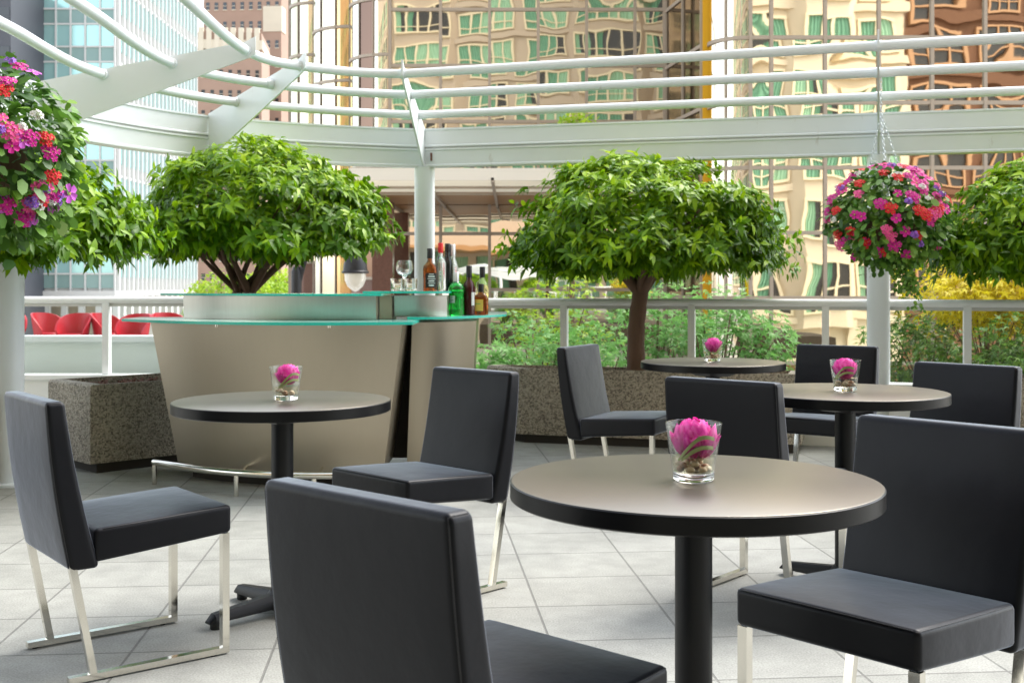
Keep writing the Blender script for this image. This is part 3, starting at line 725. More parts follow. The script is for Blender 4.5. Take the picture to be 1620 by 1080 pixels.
# ------------------------------------------------------------------ neighbouring terrace: white parapet and red chairs
pw = thing('parapet_wall', 'low white parapet wall in front of the red chairs', 'wall', (-6, 9.45, 0))
MB().box(-10, -1.6, 9.36, 9.54, 0, .68).build('wall', M['white_wall'], pw, 0)
MB().box(-10, -1.6, 9.33, 9.57, .683, .73).build('coping', M['white_paint'], pw, 0)
def tub_chair(label, loc, rz, src=None):
    if src: return dup(src, loc, rz, label)
    t = thing('tub_chair', label, 'chair', loc, rz, 'red tub chairs beyond the railing')
    sh = MB(); n = 20; th = .03; vs = []
    for i in range(n+1):
        a = math.radians(-25 + 230*i/n); w = abs(i/n-.5)*2
        h = .715 - .26*w**3
        fl = .275*(1 - .0*w)
        for r, z in ((fl*.78,.30),(fl,h),(fl-th,h),(fl*.78-th,.30)): vs.append((r*math.cos(a), r*math.sin(a), z))
    fs = [(i*4+j, i*4+(j+1)%4, (i+1)*4+(j+1)%4, (i+1)*4+j) for i in range(n) for j in range(4)] + [(0,1,2,3), tuple(n*4+q for q in (3,2,1,0))]
    sh.add(vs, fs).build('shell', M['red_plastic'], t, 40, world=False)
    MB().lathe([(.02,.27),(.2,.28),(.215,.38),(.2,.4),(.001,.405)], 24).build('seat', M['red_plastic'], t, 40, world=False)
    for sx in (-1,1):
        for sy in (-1,1): MB().tube([(sx*.13,sy*.13,.28),(sx*.19,sy*.19,0)], .015, 8).build('leg', M['chrome'], t, world=False)
    return t
c0 = tub_chair('red tub chair half hidden by the leftmost white column', (X(14,18.5),18.5,0), .5)
tub_chair('red tub chair between the left white column and the railing post', (X(78,18.2),18.2,0), 1.1, c0)
tub_chair('red tub chair with its flat back beside the railing post, left of it', (X(116,17.8),17.8,0), -.2, c0)
tub_chair('red tub chair split by the railing post', (X(172,18.0),18.0,0), 1.2, c0)
tub_chair('red tub chair right of the railing post, above the glass tip of the bar', (X(210,17.5),17.5,0), -.3, c0)
tub_chair('red tub chair peeping out beside the upper bar panel', (X(268,18.2),18.2,0), .7, c0)

# ------------------------------------------------------------------ railings
def railing(label, p0, p1, posts, loc, zr=1.012):
    t = thing('glass_railing', label, 'railing', (loc[0], loc[1], 0))
    p0 = Vector(p0); p1 = Vector(p1); dr = (p1-p0).normalized(); nr = Vector((-dr.y, dr.x))
    MB().tube([(p0.x,p0.y,zr),(p1.x,p1.y,zr)], .029, 16).build('top_rail', M['rail_white'], t)
    MB().bar((p0.x,p0.y,.205),(p1.x,p1.y,.205), .16, .41).build('upstand', M['rail_white'], t, 0)
    MB().bar((p0.x,p0.y,.43),(p1.x,p1.y,.43), .2, .035).build('upstand_cap', M['rail_white'], t, 0)
    MB().bar((p0.x,p0.y,zr-.038),(p1.x,p1.y,zr-.038), .03, .022).build('glazing_channel', M['pale_metal'], t, 0)
    q = [p0] + [Vector(p) for p in posts] + [p1]
    for p in posts:
        MB().bar((p[0],p[1],.45),(p[0],p[1],zr-.02), .05, .07, (nr.x,nr.y,0)).build('post', M['rail_white'], t, 0)
    for a, b in zip(q[:-1], q[1:]):
        a2 = a + dr*.035; b2 = b - dr*.035
        MB().add([(a2.x,a2.y,.448),(b2.x,b2.y,.448),(b2.x,b2.y,zr-.05),(a2.x,a2.y,zr-.05)], [(0,1,2,3)]).build('glass_panel', M['rail_glass'], t, 0)
    return t
rl = lambda x: 8.2 - .27*(x-2.53) + .02
xsr = [.398, 1.327, 2.248, 3.167, 4.09, 5.0]
railing('long white glass railing behind the round tables and the single trunk tree', (-.55, rl(-.55)), (6.4, rl(6.4)), [(-.53+.0, rl(-.53))] + [(x, rl(x)) for x in xsr], (2.5, 8.2))
railing('white glass railing at the left, between the column and the bar', (-5.2, 9.02), (-.72, 9.02), [(-4.11,9.02),(-3.16,9.02),(-2.21,9.02),(-1.26,9.02)], (-3, 9.02), 1.025)

# ------------------------------------------------------------------ pergola
def pergola():
    t = thing('pergola', 'white curved steel pergola ring with three tubes over the terrace', 'pergola', (2.585, 8.16, 0))
    Ab, Bb, Cb, Db = (-2.88,6.92), (-2.2,8.28), (-.68,9.0), (2.585,8.16)
    ext = Vector((Db[0]-Cb[0], Db[1]-Cb[1])).normalized()
    def line(A, B, Cc, D, E=None):
        e = Vector(D) + (Vector(D)-Vector(Cc)).normalized()*4.2 if E is None else Vector(E)
        cur = catmull([(A[0]-.01, A[1]-1.2, 0), (A[0],A[1],0), (B[0],B[1],0), (Cc[0],Cc[1],0), (Cc[0]+1.0, Cc[1]-.1 if False else Cc[1]+(D[1]-Cc[1])*1.0/(D[0]-Cc[0]), 0)], 10)
        cur = cur[:-10]
        return [(A[0]+.03, -1.5, 0), (A[0]+.015, 3.0, 0)] + cur + [(D[0],D[1],0), (e.x,e.y,0)]
    bp = line(Ab, Bb, Cb, Db)
    def prof(z0, z1):
        return [(-.05,z0),(.05,z0),(.05,z1),(-.05,z1)]
    # two box channels with a shadow groove between
    MB().sweep(bp, [(.06,2.055),(.06,2.195),(-.06,2.195),(-.06,2.182),(-.052,2.176),(-.052,2.073),(-.06,2.067),(-.06,2.055)]).build('beam', M['white_paint'], t, 30)
    MB().sweep(bp, [(.06,2.207),(.06,2.35),(-.06,2.35),(-.06,2.337),(-.052,2.331),(-.052,2.223),(-.06,2.217),(-.06,2.207)]).build('beam', M['white_paint'], t, 30)
    MB().sweep(bp, [(.045,2.19),(.045,2.212),(-.045,2.212),(-.045,2.19)]).build('beam_spacer', M['pale_metal'], t, 30)
    tubes = [((-2.45,6.92),(-1.894,7.97),(-.692,8.56),(2.45,7.73),2.40), ((-2.04,6.93),(-1.61,7.65),(-.706,8.08),(2.29,7.24),2.47), ((-1.60,6.95),(-1.364,7.45),(-.726,7.72),(2.16,6.82),2.55)]
    for A,B,Cc,D,z in tubes:
        pt = line(A,B,Cc,D)
        MB().tube([(p[0],p[1],z) for p in pt], .0295, 14).build('tube', M['white_paint'], t, 60)
    def fin(base, inner, w=.012):
        b = Vector((*base,0)); n = (Vector((*inner,0))-b); L = n.length; n.normalize(); s = Vector((-n.y,n.x,0))
        up = Vector((0,0,1))
        tip = L+.06
        pts = [b+n*(.06)+up*2.06, b+n*(.12)+up*2.06, b+n*(tip*.97)+up*2.505, b+n*tip+up*2.53, b+n*(tip)+up*2.635, b+n*(tip-.06)+up*2.60, b+n*.06+up*2.36]
        MB().plate(pts, s*w).build('fin', M['white_paint'], t, 0)
    fin(Ab, (-1.60,6.95)); fin(Bb, (-1.364,7.45)); fin(Cb, (-.726,7.72)); fin(Db, (2.16,6.82))
    fin((-2.87,3.2), (-1.58,3.2)); fin((2.585+ext.x*3.2, 8.16+ext.y*3.2), (2.16+ext.x*3.2, 6.82+ext.y*3.2))
    for A,B,Cc,D,z in tubes:
        for q, nx in ((A,B),(B,Cc),(Cc,D),(D,None)):
            dv = (Vector(nx)-Vector(q)).normalized() if nx else Vector((D[0]-Cc[0],D[1]-Cc[1])).normalized()
            if q is A: dv = Vector((.05,1)).normalized()
            if q is B: dv = (Vector(Cc)-Vector(A)).normalized()
            MB().tube([(q[0]-dv.x*.02,q[1]-dv.y*.02,z),(q[0]+dv.x*.02,q[1]+dv.y*.02,z)], .0335, 16).build('collar', M['white_paint'], t, 60)
    for (x,y) in ((-2.875,6.62), Cb, Db):
        MB().lathe([(.079,0),(.079,2.056)], 28, (x,y,0)).build('column', M['white_paint'], t, 60)
        MB().lathe([(.12,0),(.12,.015),(.082,.02)], 28, (x,y,0)).build('base_plate', M['white_paint'], t, 60)
    # small bolted cleats with rust marks at the column head
    MB().box(Cb[0]+.05,Cb[0]+.065,Cb[1]-.085,Cb[1]-.062,2.1,2.16).build('bolt', M['granite'], t, 0)
    return t
pergola()

# ------------------------------------------------------------------ planters
def planter(label, poly, h=.538):
    cx = sum(p[0] for p in poly)/len(poly); cy = sum(p[1] for p in poly)/len(poly)
    t = thing('planter', label, 'planter', (cx, cy, 0), 0, 'stone planters around the terrace')
    ins = lambda k: [(p[0]+(cx-p[0])*k/ max(.001,math.hypot(p[0]-cx,p[1]-cy)), p[1]+(cy-p[1])*k/max(.001,math.hypot(p[0]-cx,p[1]-cy))) for p in poly]
    MB().prism(ins(.05), 0, .062).build('plinth', M['plinth'], t, 0)
    n = len(poly); i1 = ins(.012); i0 = poly; i2 = ins(.09)
    m = MB()
    ring = [[(p[0],p[1],.06) for p in i0], [(p[0],p[1],h-.012) for p in i0], [(p[0],p[1],h) for p in i1], [(p[0],p[1],h) for p in i2], [(p[0],p[1],h-.09) for p in i2]]
    vs = [q for r in ring for q in r]
    fs = [(k*n+i, k*n+(i+1)%n, (k+1)*n+(i+1)%n, (k+1)*n+i) for k in range(4) for i in range(n)] + [tuple(reversed(range(n)))]
    m.add(vs, fs).build('box', M['aggregate'], t, 0)
    s = MB(); k = 5
    s.prism(ins(.092), h-.12, h-.045)
    for _ in range(260):
        a = random.random(); b = random.random(); i = random.randrange(n)
        p = Vector(ins(.14)[i]); q = Vector(ins(.14)[(i+1)%n]); c = Vector((cx,cy)); w = p*(1-a)+q*a; w = c+(w-c)*math.sqrt(b)
        e = random.uniform(.012,.03); an = random.random()*PI
        s.bar((w.x-math.cos(an)*e, w.y-math.sin(an)*e, h-.04), (w.x+math.cos(an)*e, w.y+math.sin(an)*e, h-.03+random.random()*.012), .016, .008)
    s.build('mulch', M['soil'], t, 0)
    return t
c = Vector((-2.545,6.98)); u = Vector((.7071,.7071)); w = Vector((-.7071,.7071))
P_ = [c, c+u*1.85, c+u*1.85+w*.6, c+w*.6]
planter('speckled stone planter at the left end of the bar, corner towards the camera', [tuple(p) for p in P_])
planter('long speckled stone planter under the railing behind the farthest table', [(-.19,8.74),(.05,8.41),(1.96,7.84),(2.06,8.16),(-.1,8.82)])
planter('speckled stone planter corner behind the leftmost chair', [(-3.75,6.1),(-3.0,5.95),(-2.98,6.5),(-2.99,6.8),(-3.75,6.9)])
planter('speckled stone planter at the right edge under the rightmost tree', [(2.92,7.62),(4.3,7.22),(4.4,7.58),(3.05,7.97)])

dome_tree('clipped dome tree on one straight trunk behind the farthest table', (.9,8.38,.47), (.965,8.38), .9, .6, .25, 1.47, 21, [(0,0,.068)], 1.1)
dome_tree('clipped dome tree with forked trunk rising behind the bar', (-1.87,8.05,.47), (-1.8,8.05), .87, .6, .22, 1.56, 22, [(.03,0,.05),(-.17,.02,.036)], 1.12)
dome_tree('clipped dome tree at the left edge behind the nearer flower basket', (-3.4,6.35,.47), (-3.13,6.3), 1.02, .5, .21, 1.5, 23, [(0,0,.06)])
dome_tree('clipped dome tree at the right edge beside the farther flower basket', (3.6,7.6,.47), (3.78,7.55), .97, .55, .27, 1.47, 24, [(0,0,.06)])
sp_ = thing('garden_spotlight', 'tiny black spotlight on the planter soil beside the straight tree trunk', 'spotlight', (1.14, 8.25, .49))
MB().tube([(0,0,0),(0,0,.07)], .008, 8).build('spike', M['lamp_black'], sp_, world=False)
MB().tube([(-.03,0,.07),(.05,-.01,.1)], [.02,.032], 12).build('lamp_head', M['lamp_black'], sp_, world=False)

# ------------------------------------------------------------------ bar
def bar():
    t = thing('bar_counter', 'curved brushed steel bar with green edged glass tops', 'bar', (-1.2, 6.8, 0))
    xc = -1.05; k = .45
    def front(x0, x1, y0, n=26): return [(x, y0 + k*(x-xc)**2) for x in np.linspace(x0, x1, n)]
    def rfront(x0, x1, y0, n=16): return [(x, y0 + 2.4*max(0, x+.57)**2) for x in np.linspace(x0, x1, n)]
    def seg(fr_b, fr_t, back, z0, z1, name, m):
        A = [(p[0],p[1],z0) for p in fr_b] + [(fr_b[-1][0], back, z0), (fr_b[0][0], back, z0)]
        B = [(p[0],p[1],z1) for p in fr_t] + [(fr_t[-1][0], back, z1), (fr_t[0][0], back, z1)]
        return MB().loft(A, B).build(name, m, t, 30)
    seg(front(-1.97,-.72,6.44), front(-2.13,-.605,6.29), 7.25, .1, .925, 'front_panel', M['steel'])
    seg(rfront(-.62,-.27,6.83), rfront(-.58,-.215,6.72), 7.55, .1, .925, 'front_panel', M['steel'])
    seg(front(-1.9,-.78,6.56), front(-1.9,-.78,6.56), 7.2, 0, .1, 'toe_kick', M['plinth'])
    seg(rfront(-.6,-.3,6.95), rfront(-.6,-.3,6.95), 7.5, 0, .1, 'toe_kick', M['plinth'])
    MB().box(-.76,-.52,6.98,7.02,.1,.92).build('recess_panel', M['plinth'], t, 0)
    def glass(fr, back, z0, z1):
        A = fr + [(fr[-1][0], back), (fr[0][0], back)]
        n = len(A); b = MB()
        b.loft([(p[0],p[1],z0) for p in A], [(p[0],p[1],z1) for p in A], 1, caps=False)
        b.add([(p[0],p[1],z0) for p in A], [tuple(reversed(range(n)))], 0); b.add([(p[0],p[1],z1) for p in A], [tuple(range(n))], 0)
        return b.build('glass_top', [M['counter_glass'], M['glass_edge']], t, 30)
    glass(front(-2.31,-.535,6.13), 7.2, .9265, .9425)
    glass(rfront(-.6,-.035,6.62,22)[:], 8.0, .944, .958)
    # upper tier
    seg(front(-1.97,-.775,6.56), front(-1.97,-.775,6.55), 7.0, .9435, 1.078, 'upper_panel', M['steel_up'])
    seg(rfront(-.69,-.385,6.79), rfront(-.69,-.385,6.78), 7.15, .9585, 1.078, 'upper_panel', M['steel_up'])
    seg([(-.77,6.72),(-.70,6.74)], [(-.77,6.72),(-.70,6.74)], 7.0, .9435, 1.078, 'joint_panel', M['steel'])
    glass(front(-2.14,-.74,6.50), 7.05, 1.0795, 1.0915)
    glass(rfront(-.86,-.365,6.66), 7.2, 1.093, 1.105)
    for x in (-1.62, -.98):
        MB().tube([(x, 6.2+k*(x-xc)**2, .912), (x, 6.2+k*(x-xc)**2, .9262)], .009, 12).build('glass_fixing', M['chrome'], t)
    # foot rail
    fr = [(x, 6.16 + k*1.05*(x-xc)**2, .128) for x in np.linspace(-2.05, -.62, 24)]
    MB().tube(fr, .019, 14).build('foot_rail', M['chrome'], t)
    for i in (0, 9, 16, 23):
        x, y, z = fr[i]; MB().tube([(x,y,.0),(x,y,.112)], .014, 12).build('rail_post', M['chrome'], t)
        if i: MB().tube([(x,y,.1),(x,y+.33,.13)], .008, 8).build('rail_bracket', M['chrome'], t)
    return t
bar()

# ------------------------------------------------------------------ bottles and glasses
def glassmat(name, col, rough=.02): return mat(name, col, rough, ior=1.48, **{'Transmission Weight': .92})
B_ = {'amber': glassmat('amber_spirit', (.42,.1,.015)), 'clearb': mat('clear_bottle', (.93,.96,.93), .02, ior=1.4, **{'Transmission Weight': .9}),
      'dark': mat('dark_bottle', (.012,.016,.014), .06, ior=1.5), 'green': glassmat('green_bottle', (.01,.55,.06)),
      'wine': mat('dark_red_bottle', (.05,.006,.008), .06, ior=1.5), 'straw': glassmat('straw_spirit', (.75,.65,.25)),
      'label_black': mat('black_label', (.012,.012,.012), .5), 'label_white': mat('white_label', (.75,.77,.76), .5),
      'label_yellow': mat('yellow_label', (.75,.55,.1), .5), 'cap_black': mat('black_cap', (.012,.012,.013), .35),
      'cap_red': mat('red_cap', (.65,.015,.02), .35), 'cap_silver': mat('silver_cap', (.75,.77,.78), .3, .6), 'green_mark': mat('green_mark', (.02,.4,.15), .5)}
def bottle(label, x, y, z, prof, body, cap, caph, square=0, lab=None, lines=0):
    t = thing('bottle', label, 'bottle', (x, y, z), 0, 'bottles on the bar')
    n = 28; vs = []; fs = []
    for r, h in prof:
        for j in range(n):
            a = 2*PI*j/n; q = 1.0
            if square and r > .022: q = 1/ (abs(math.cos(a))**5 + abs(math.sin(a))**5)**.2
            vs.append((r*q*math.cos(a), r*q*math.sin(a)*(.75 if square and r > .022 else 1), h))
    for i in range(len(prof)-1):
        for j in range(n): fs.append((i*n+j, i*n+(j+1)%n, (i+1)*n+(j+1)%n, (i+1)*n+j))
    fs += [tuple(reversed(range(n))), tuple(range((len(prof)-1)*n, len(prof)*n))]
    MB().add(vs, fs).build('body', body, t, 40, world=False)
    top = prof[-1][1]; rr = prof[-1][0]
    MB().lathe([(rr+.0025,top-.02),(rr+.0025,top+caph-.003),(rr,top+caph)], 20).build('cap', cap, t, 40, world=False)
    if lab:
        m, z0, z1, w, a0 = lab; r = prof[1][0]*1.03; L = []
        aa = [a0 - w/2 + w*i/10 for i in range(11)]
        def pt(a, zz, g=0):
            q = 1.0
            if square: q = 1/(abs(math.cos(a))**5 + abs(math.sin(a))**5)**.2
            return ((r+g)*q*math.cos(a), (r+g)*q*math.sin(a)*(.75 if square else 1)-(.001 if square else 0), zz)
        vs = [pt(a, zz) for a in aa for zz in (z0, z1)]
        lo = MB().add(vs, [(2*i, 2*i+2, 2*i+3, 2*i+1) for i in range(10)]).build('label', m, t, 0, world=False)
        if lines:
            lm = MB()
            for q in range(lines):
                zz = z1 - (z1-z0)*(q+.6)/(lines+.6); h2 = (z1-z0)*(.09 if q % 2 else .05); sh = .55 + .35*((q*37) % 5)/5
                a2 = [a0 + (a-a0)*sh*.8 for a in aa]
                lm.add([pt(a, zz+s*h2/2, .0012) for a in a2 for s in (-1,1)], [(2*i, 2*i+2, 2*i+3, 2*i+1) for i in range(10)])
            lm.build('lettering', B_['label_white'] if m is B_['label_black'] else B_['green_mark'], lo, 0, world=False)
    return t
zt, zl = 1.1055, .9585
FR = -PI/2
bottle('square amber whiskey bottle with black label on the upper shelf', X(680,6.93), 6.93, zt, [(.036,0),(.04,.004),(.04,.13),(.037,.15),(.02,.17),(.014,.185),(.014,.215)], B_['amber'], B_['cap_black'], .04, 1, (B_['label_black'], .02, .108, 1.5, FR+.25), 6)
bottle('clear bottle with bright red cap on the upper shelf', X(697,6.98), 6.98, zt, [(.028,0),(.032,.004),(.032,.17),(.028,.19),(.017,.205),(.013,.22),(.013,.25)], B_['clearb'], B_['cap_red'], .04, 0, (B_['label_white'], .05, .12, .5, FR), 3)
bottle('slim black bottle behind the red capped one on the upper shelf', X(708,7.08), 7.08, zt, [(.03,0),(.033,.004),(.033,.165),(.026,.19),(.015,.21),(.014,.26)], B_['dark'], B_['cap_black'], .03)
bottle('clear bottle with silver cap at the right end of the upper shelf', X(716,7.1), 7.1, zt, [(.03,0),(.034,.004),(.034,.145),(.028,.175),(.018,.2),(.016,.23)], B_['clearb'], B_['cap_silver'], .055)
bottle('bright green gin bottle with white label on the lower counter', X(722,7.0), 7.0, zl, [(.042,0),(.047,.004),(.047,.135),(.051,.15),(.048,.17),(.034,.19),(.016,.205),(.014,.225)], B_['green'], B_['cap_silver'], .035, 0, (B_['label_white'], .075, .118, .8, FR-.55), 2)
bottle('dark red wine bottle with white side label beside the green one', X(742,7.04), 7.04, zl, [(.032,0),(.037,.004),(.037,.17),(.03,.195),(.016,.215),(.015,.25)], B_['wine'], B_['cap_black'], .05, 0, (B_['label_white'], .06, .14, .6, FR+.75), 0)
bottle('squat amber flask with yellow label at the end of the counter', X(761,7.1), 7.1, zl, [(.04,0),(.044,.005),(.044,.1),(.036,.12),(.018,.135),(.015,.16)], B_['amber'], B_['cap_black'], .03, 1, (B_['label_yellow'], .025, .095, 1.3, FR-.35), 1)
bottle('straw coloured bottle with black stopper behind the amber flask', X(763,7.32), 7.32, zl, [(.036,0),(.04,.005),(.04,.17),(.034,.2),(.017,.22),(.015,.25)], B_['straw'], B_['cap_black'], .05)
def tumbler(label, x, y):
    t = thing('tumbler', label, 'glass', (x, y, zt), 0, 'drinking glasses on the bar')
    MB().lathe([(.034,0),(.036,.003),(.039,.075),(.0365,.075),(.034,.014),(.001,.013)], 28).build('glass', M['clear_glass'], t, 60, world=False)
    return t
tumbler('left clear tumbler under the wine goblet on the upper shelf', X(628,6.88), 6.88)
tumbler('right clear tumbler touching the whiskey side of the goblet stem', X(650,6.85), 6.85)
g = thing('wine_goblet', 'large balloon wine goblet standing behind the two tumblers', 'glass', (X(640,7.02), 7.02, zt))
MB().lathe([(.036,0),(.036,.002),(.006,.006),(.004,.03),(.004,.075),(.012,.085),(.04,.105),(.053,.135),(.05,.165),(.042,.185),(.0405,.185),(.048,.165),(.051,.135),(.038,.107),(.01,.089),(.001,.088)], 28).build('glass', M['clear_glass'], g, 60, world=False)

# ------------------------------------------------------------------ tables
def make_table(label):
    t = thing('round_table', label, 'table', (0,0,0), 0, 'round black pedestal tables')
    R = .375
    MB().lathe([(.001,.7403),(R-.004,.7403),(R-.002,.7395)], 96).build('tabletop', M['laminate'], t, 180, world=False)
    MB().lathe([(.001,.7035),(R-.004,.7035),(R,.7065),(R,.7375),(R-.0025,.7394)], 96).build('edge_band', M['table_edge'], t, 50, world=False)
    MB().loft([(-.06,-.06,.665),(.06,-.06,.665),(.06,.06,.665),(-.06,.06,.665)], [(-.13,-.13,.703),(.13,-.13,.703),(.13,.13,.703),(-.13,.13,.703)]).build('mounting_plate', M['powder'], t, 0, world=False)
    MB().lathe([(.038,.05),(.038,.67)], 32).build('pole', M['powder'], t, 50, world=False)
    MB().lathe([(.05,.022),(.062,.035),(.06,.06),(.042,.085)], 32).build('hub', M['powder'], t, 50, world=False)
    for q in range(4):
        a = q*PI/2; c, s = math.cos(a), math.sin(a); side = Vector((-s, c, 0))
        def ring(r, w, z0, z1): 
            b = Vector((c*r, s*r, 0)); return [b+side*w*k+Vector((0,0,z)) for k, z in ((-1,z0),(1,z0),(1,z0+(z1-z0)*.6),(.55,z1),(-.55,z1),(-1,z0+(z1-z0)*.6))]
        f = MB(); A = ring(.03,.03,.03,.078); Bq = ring(.27,.022,.024,.052); Cq = ring(.29,.016,.022,.03)
        f.loft(A, Bq, caps=True).loft(Bq, Cq)
        fo = f.build('foot', M['powder'], t, 40, world=False)
        MB().lathe([(.017,0),(.019,.004),(.019,.026)], 16, (c*.26, s*.26, 0)).build('glide', M['glide'], fo, 40, world=False)
    return t
TABLES = [((.371,2.363,0), .7, 'nearest and largest looking round table, at front right'),
          ((-.798,4.02,0), .78, 'round table in front of the steel bar, between two black chairs'),
          ((1.256,4.36,0), .7, 'round table right of centre behind the nearest one'),
          ((1.05,6.05,0), .5, 'farthest round table, beside the long planter')]
t0 = make_table(TABLES[0][2]); t0.location = TABLES[0][0]; t0.rotation_euler.z = TABLES[0][1]
for loc, rz, lb in TABLES[1:]: dup(t0, loc, rz, lb)

# ------------------------------------------------------------------ chairs
def make_chair(label):
    t = thing('dining_chair', label, 'chair', (0,0,0), 0, 'black leather chairs at the tables')
    def seatf(x, y, z):                      # y -.2..+.2 -> -.165..+.235
        Y = y + .045; s = (.255-Y)/.42
        crown = .010*max(0, 1-(x/.225)**2)*max(0, 1-(y/.21)**2) if z > 0 else 0
        bulge = 1 + .012*math.cos(y/.2*PI/2)
        return (x*bulge, Y, .4175 - .022*s - (.012*s if z < 0 else 0) + z + crown)
    MB().rbox(.2235, .21, .0425, .014, seatf, 7).build('seat', M['leather'], t, 180, world=False)
    def backf(x, y, z):
        s = (z+.2425)/.485; th = .088 - .034*s
        rear = -.236 - .066*s - .010*math.sin(s*PI)
        puff = .007*max(0,1-(x/.225)**2)*math.sin(s*PI)
        yy = rear + (y/.04+1)/2*(th+puff) - (0 if y > 0 else puff*.4)
        return (x*(1+.01*math.sin(s*PI)), yy, .325 + .485*s)
    bk = MB().rbox(.2255, .04, .2425, .016, backf, 7).build('backrest', M['leather'], t, 180, world=False)
    for sx in (-1,1):
        pp = MB(); pth = [Vector(backf(sx*.2208,-.0353,z)) for z in np.linspace(-.225,.222,12)] + [Vector(backf(sx*.2187,-.0332,.2357))]
        pth += [Vector(backf(sx*.2208,y,.2378)) for y in np.linspace(-.022,.024,6)]
        pp.tube(pth, .0013, 6).build('seam', M['stitch'], bk, 180, world=False)
    st = t.children[0]
    ps = MB()
    cs = [(-.2194,y,.0384) for y in (-.185,-.09,0,.09,.19)] + [(-.2176,.2041,.0366)] + [(x,.2059,.0384) for x in (-.205,-.1,0,.1,.205)] + [(.2176,.2041,.0366)] + [(.2194,y,.0384) for y in (.19,.09,0,-.09,-.185)]
    ps.tube([Vector(seatf(*q)) for q in cs], .0013, 6)
    ps.build('seam', M['stitch'], st, 180, world=False)
    w = .0125
    for sx in (-1,1):
        x = sx*.2085
        MB().box(x-w, x+w, .226, .248, .0235, .374).build('leg', M['chrome'], t, 0, world=False)
        MB().bar((x,-.165,.02),(x,-.226,.345), 2*w-.001, .02, (0,1,.2)).build('leg', M['chrome'], t, 0, world=False)
        r = MB().box(x-w, x+w, -.235, .248, .0055, .0232).build('runner', M['chrome'], t, 0, world=False)
        g = MB()
        for yy in (-.21,.2): g.lathe([(.009,0),(.009,.0054)], 10, (x,yy,0))
        g.build('glide', M['glide'], r, 0, world=False)
    return t
CH = [((-1.205,3.6), (.79,.613), 'leftmost black chair seen from behind, at the table by the bar'),
      ((-.054,2.03), (.674,.741), 'nearest black chair with its dark back to the camera, front centre'),
      ((.84,2.606), (-.745,-.666), 'large black chair at the right front facing the nearest table'),
      ((-.34,4.35), (-.706,-.708), 'black chair in front of the bar facing left, right of the table there'),
      ((.915,4.25), (.66,.75), 'black chair seen from behind, right above the nearest vase of flowers'),
      ((1.70,4.66), (-.74,-.67), 'black chair back at the right edge behind the large right front chair'),
      ((.605,6.2), (.88,-.47), 'far black chair turned right, in front of the long planter'),
      ((1.63,6.14), (-.58,-.81), 'far black chair by the white column, right of the farthest table')]
ch0 = None
for (x,y), (hx,hy), lb in CH:
    rz = math.atan2(hy, hx) - PI/2
    if ch0 is None: ch0 = make_chair(lb); ch0.location = (x,y,0); ch0.rotation_euler.z = rz
    else: dup(ch0, (x,y,0), rz, lb)

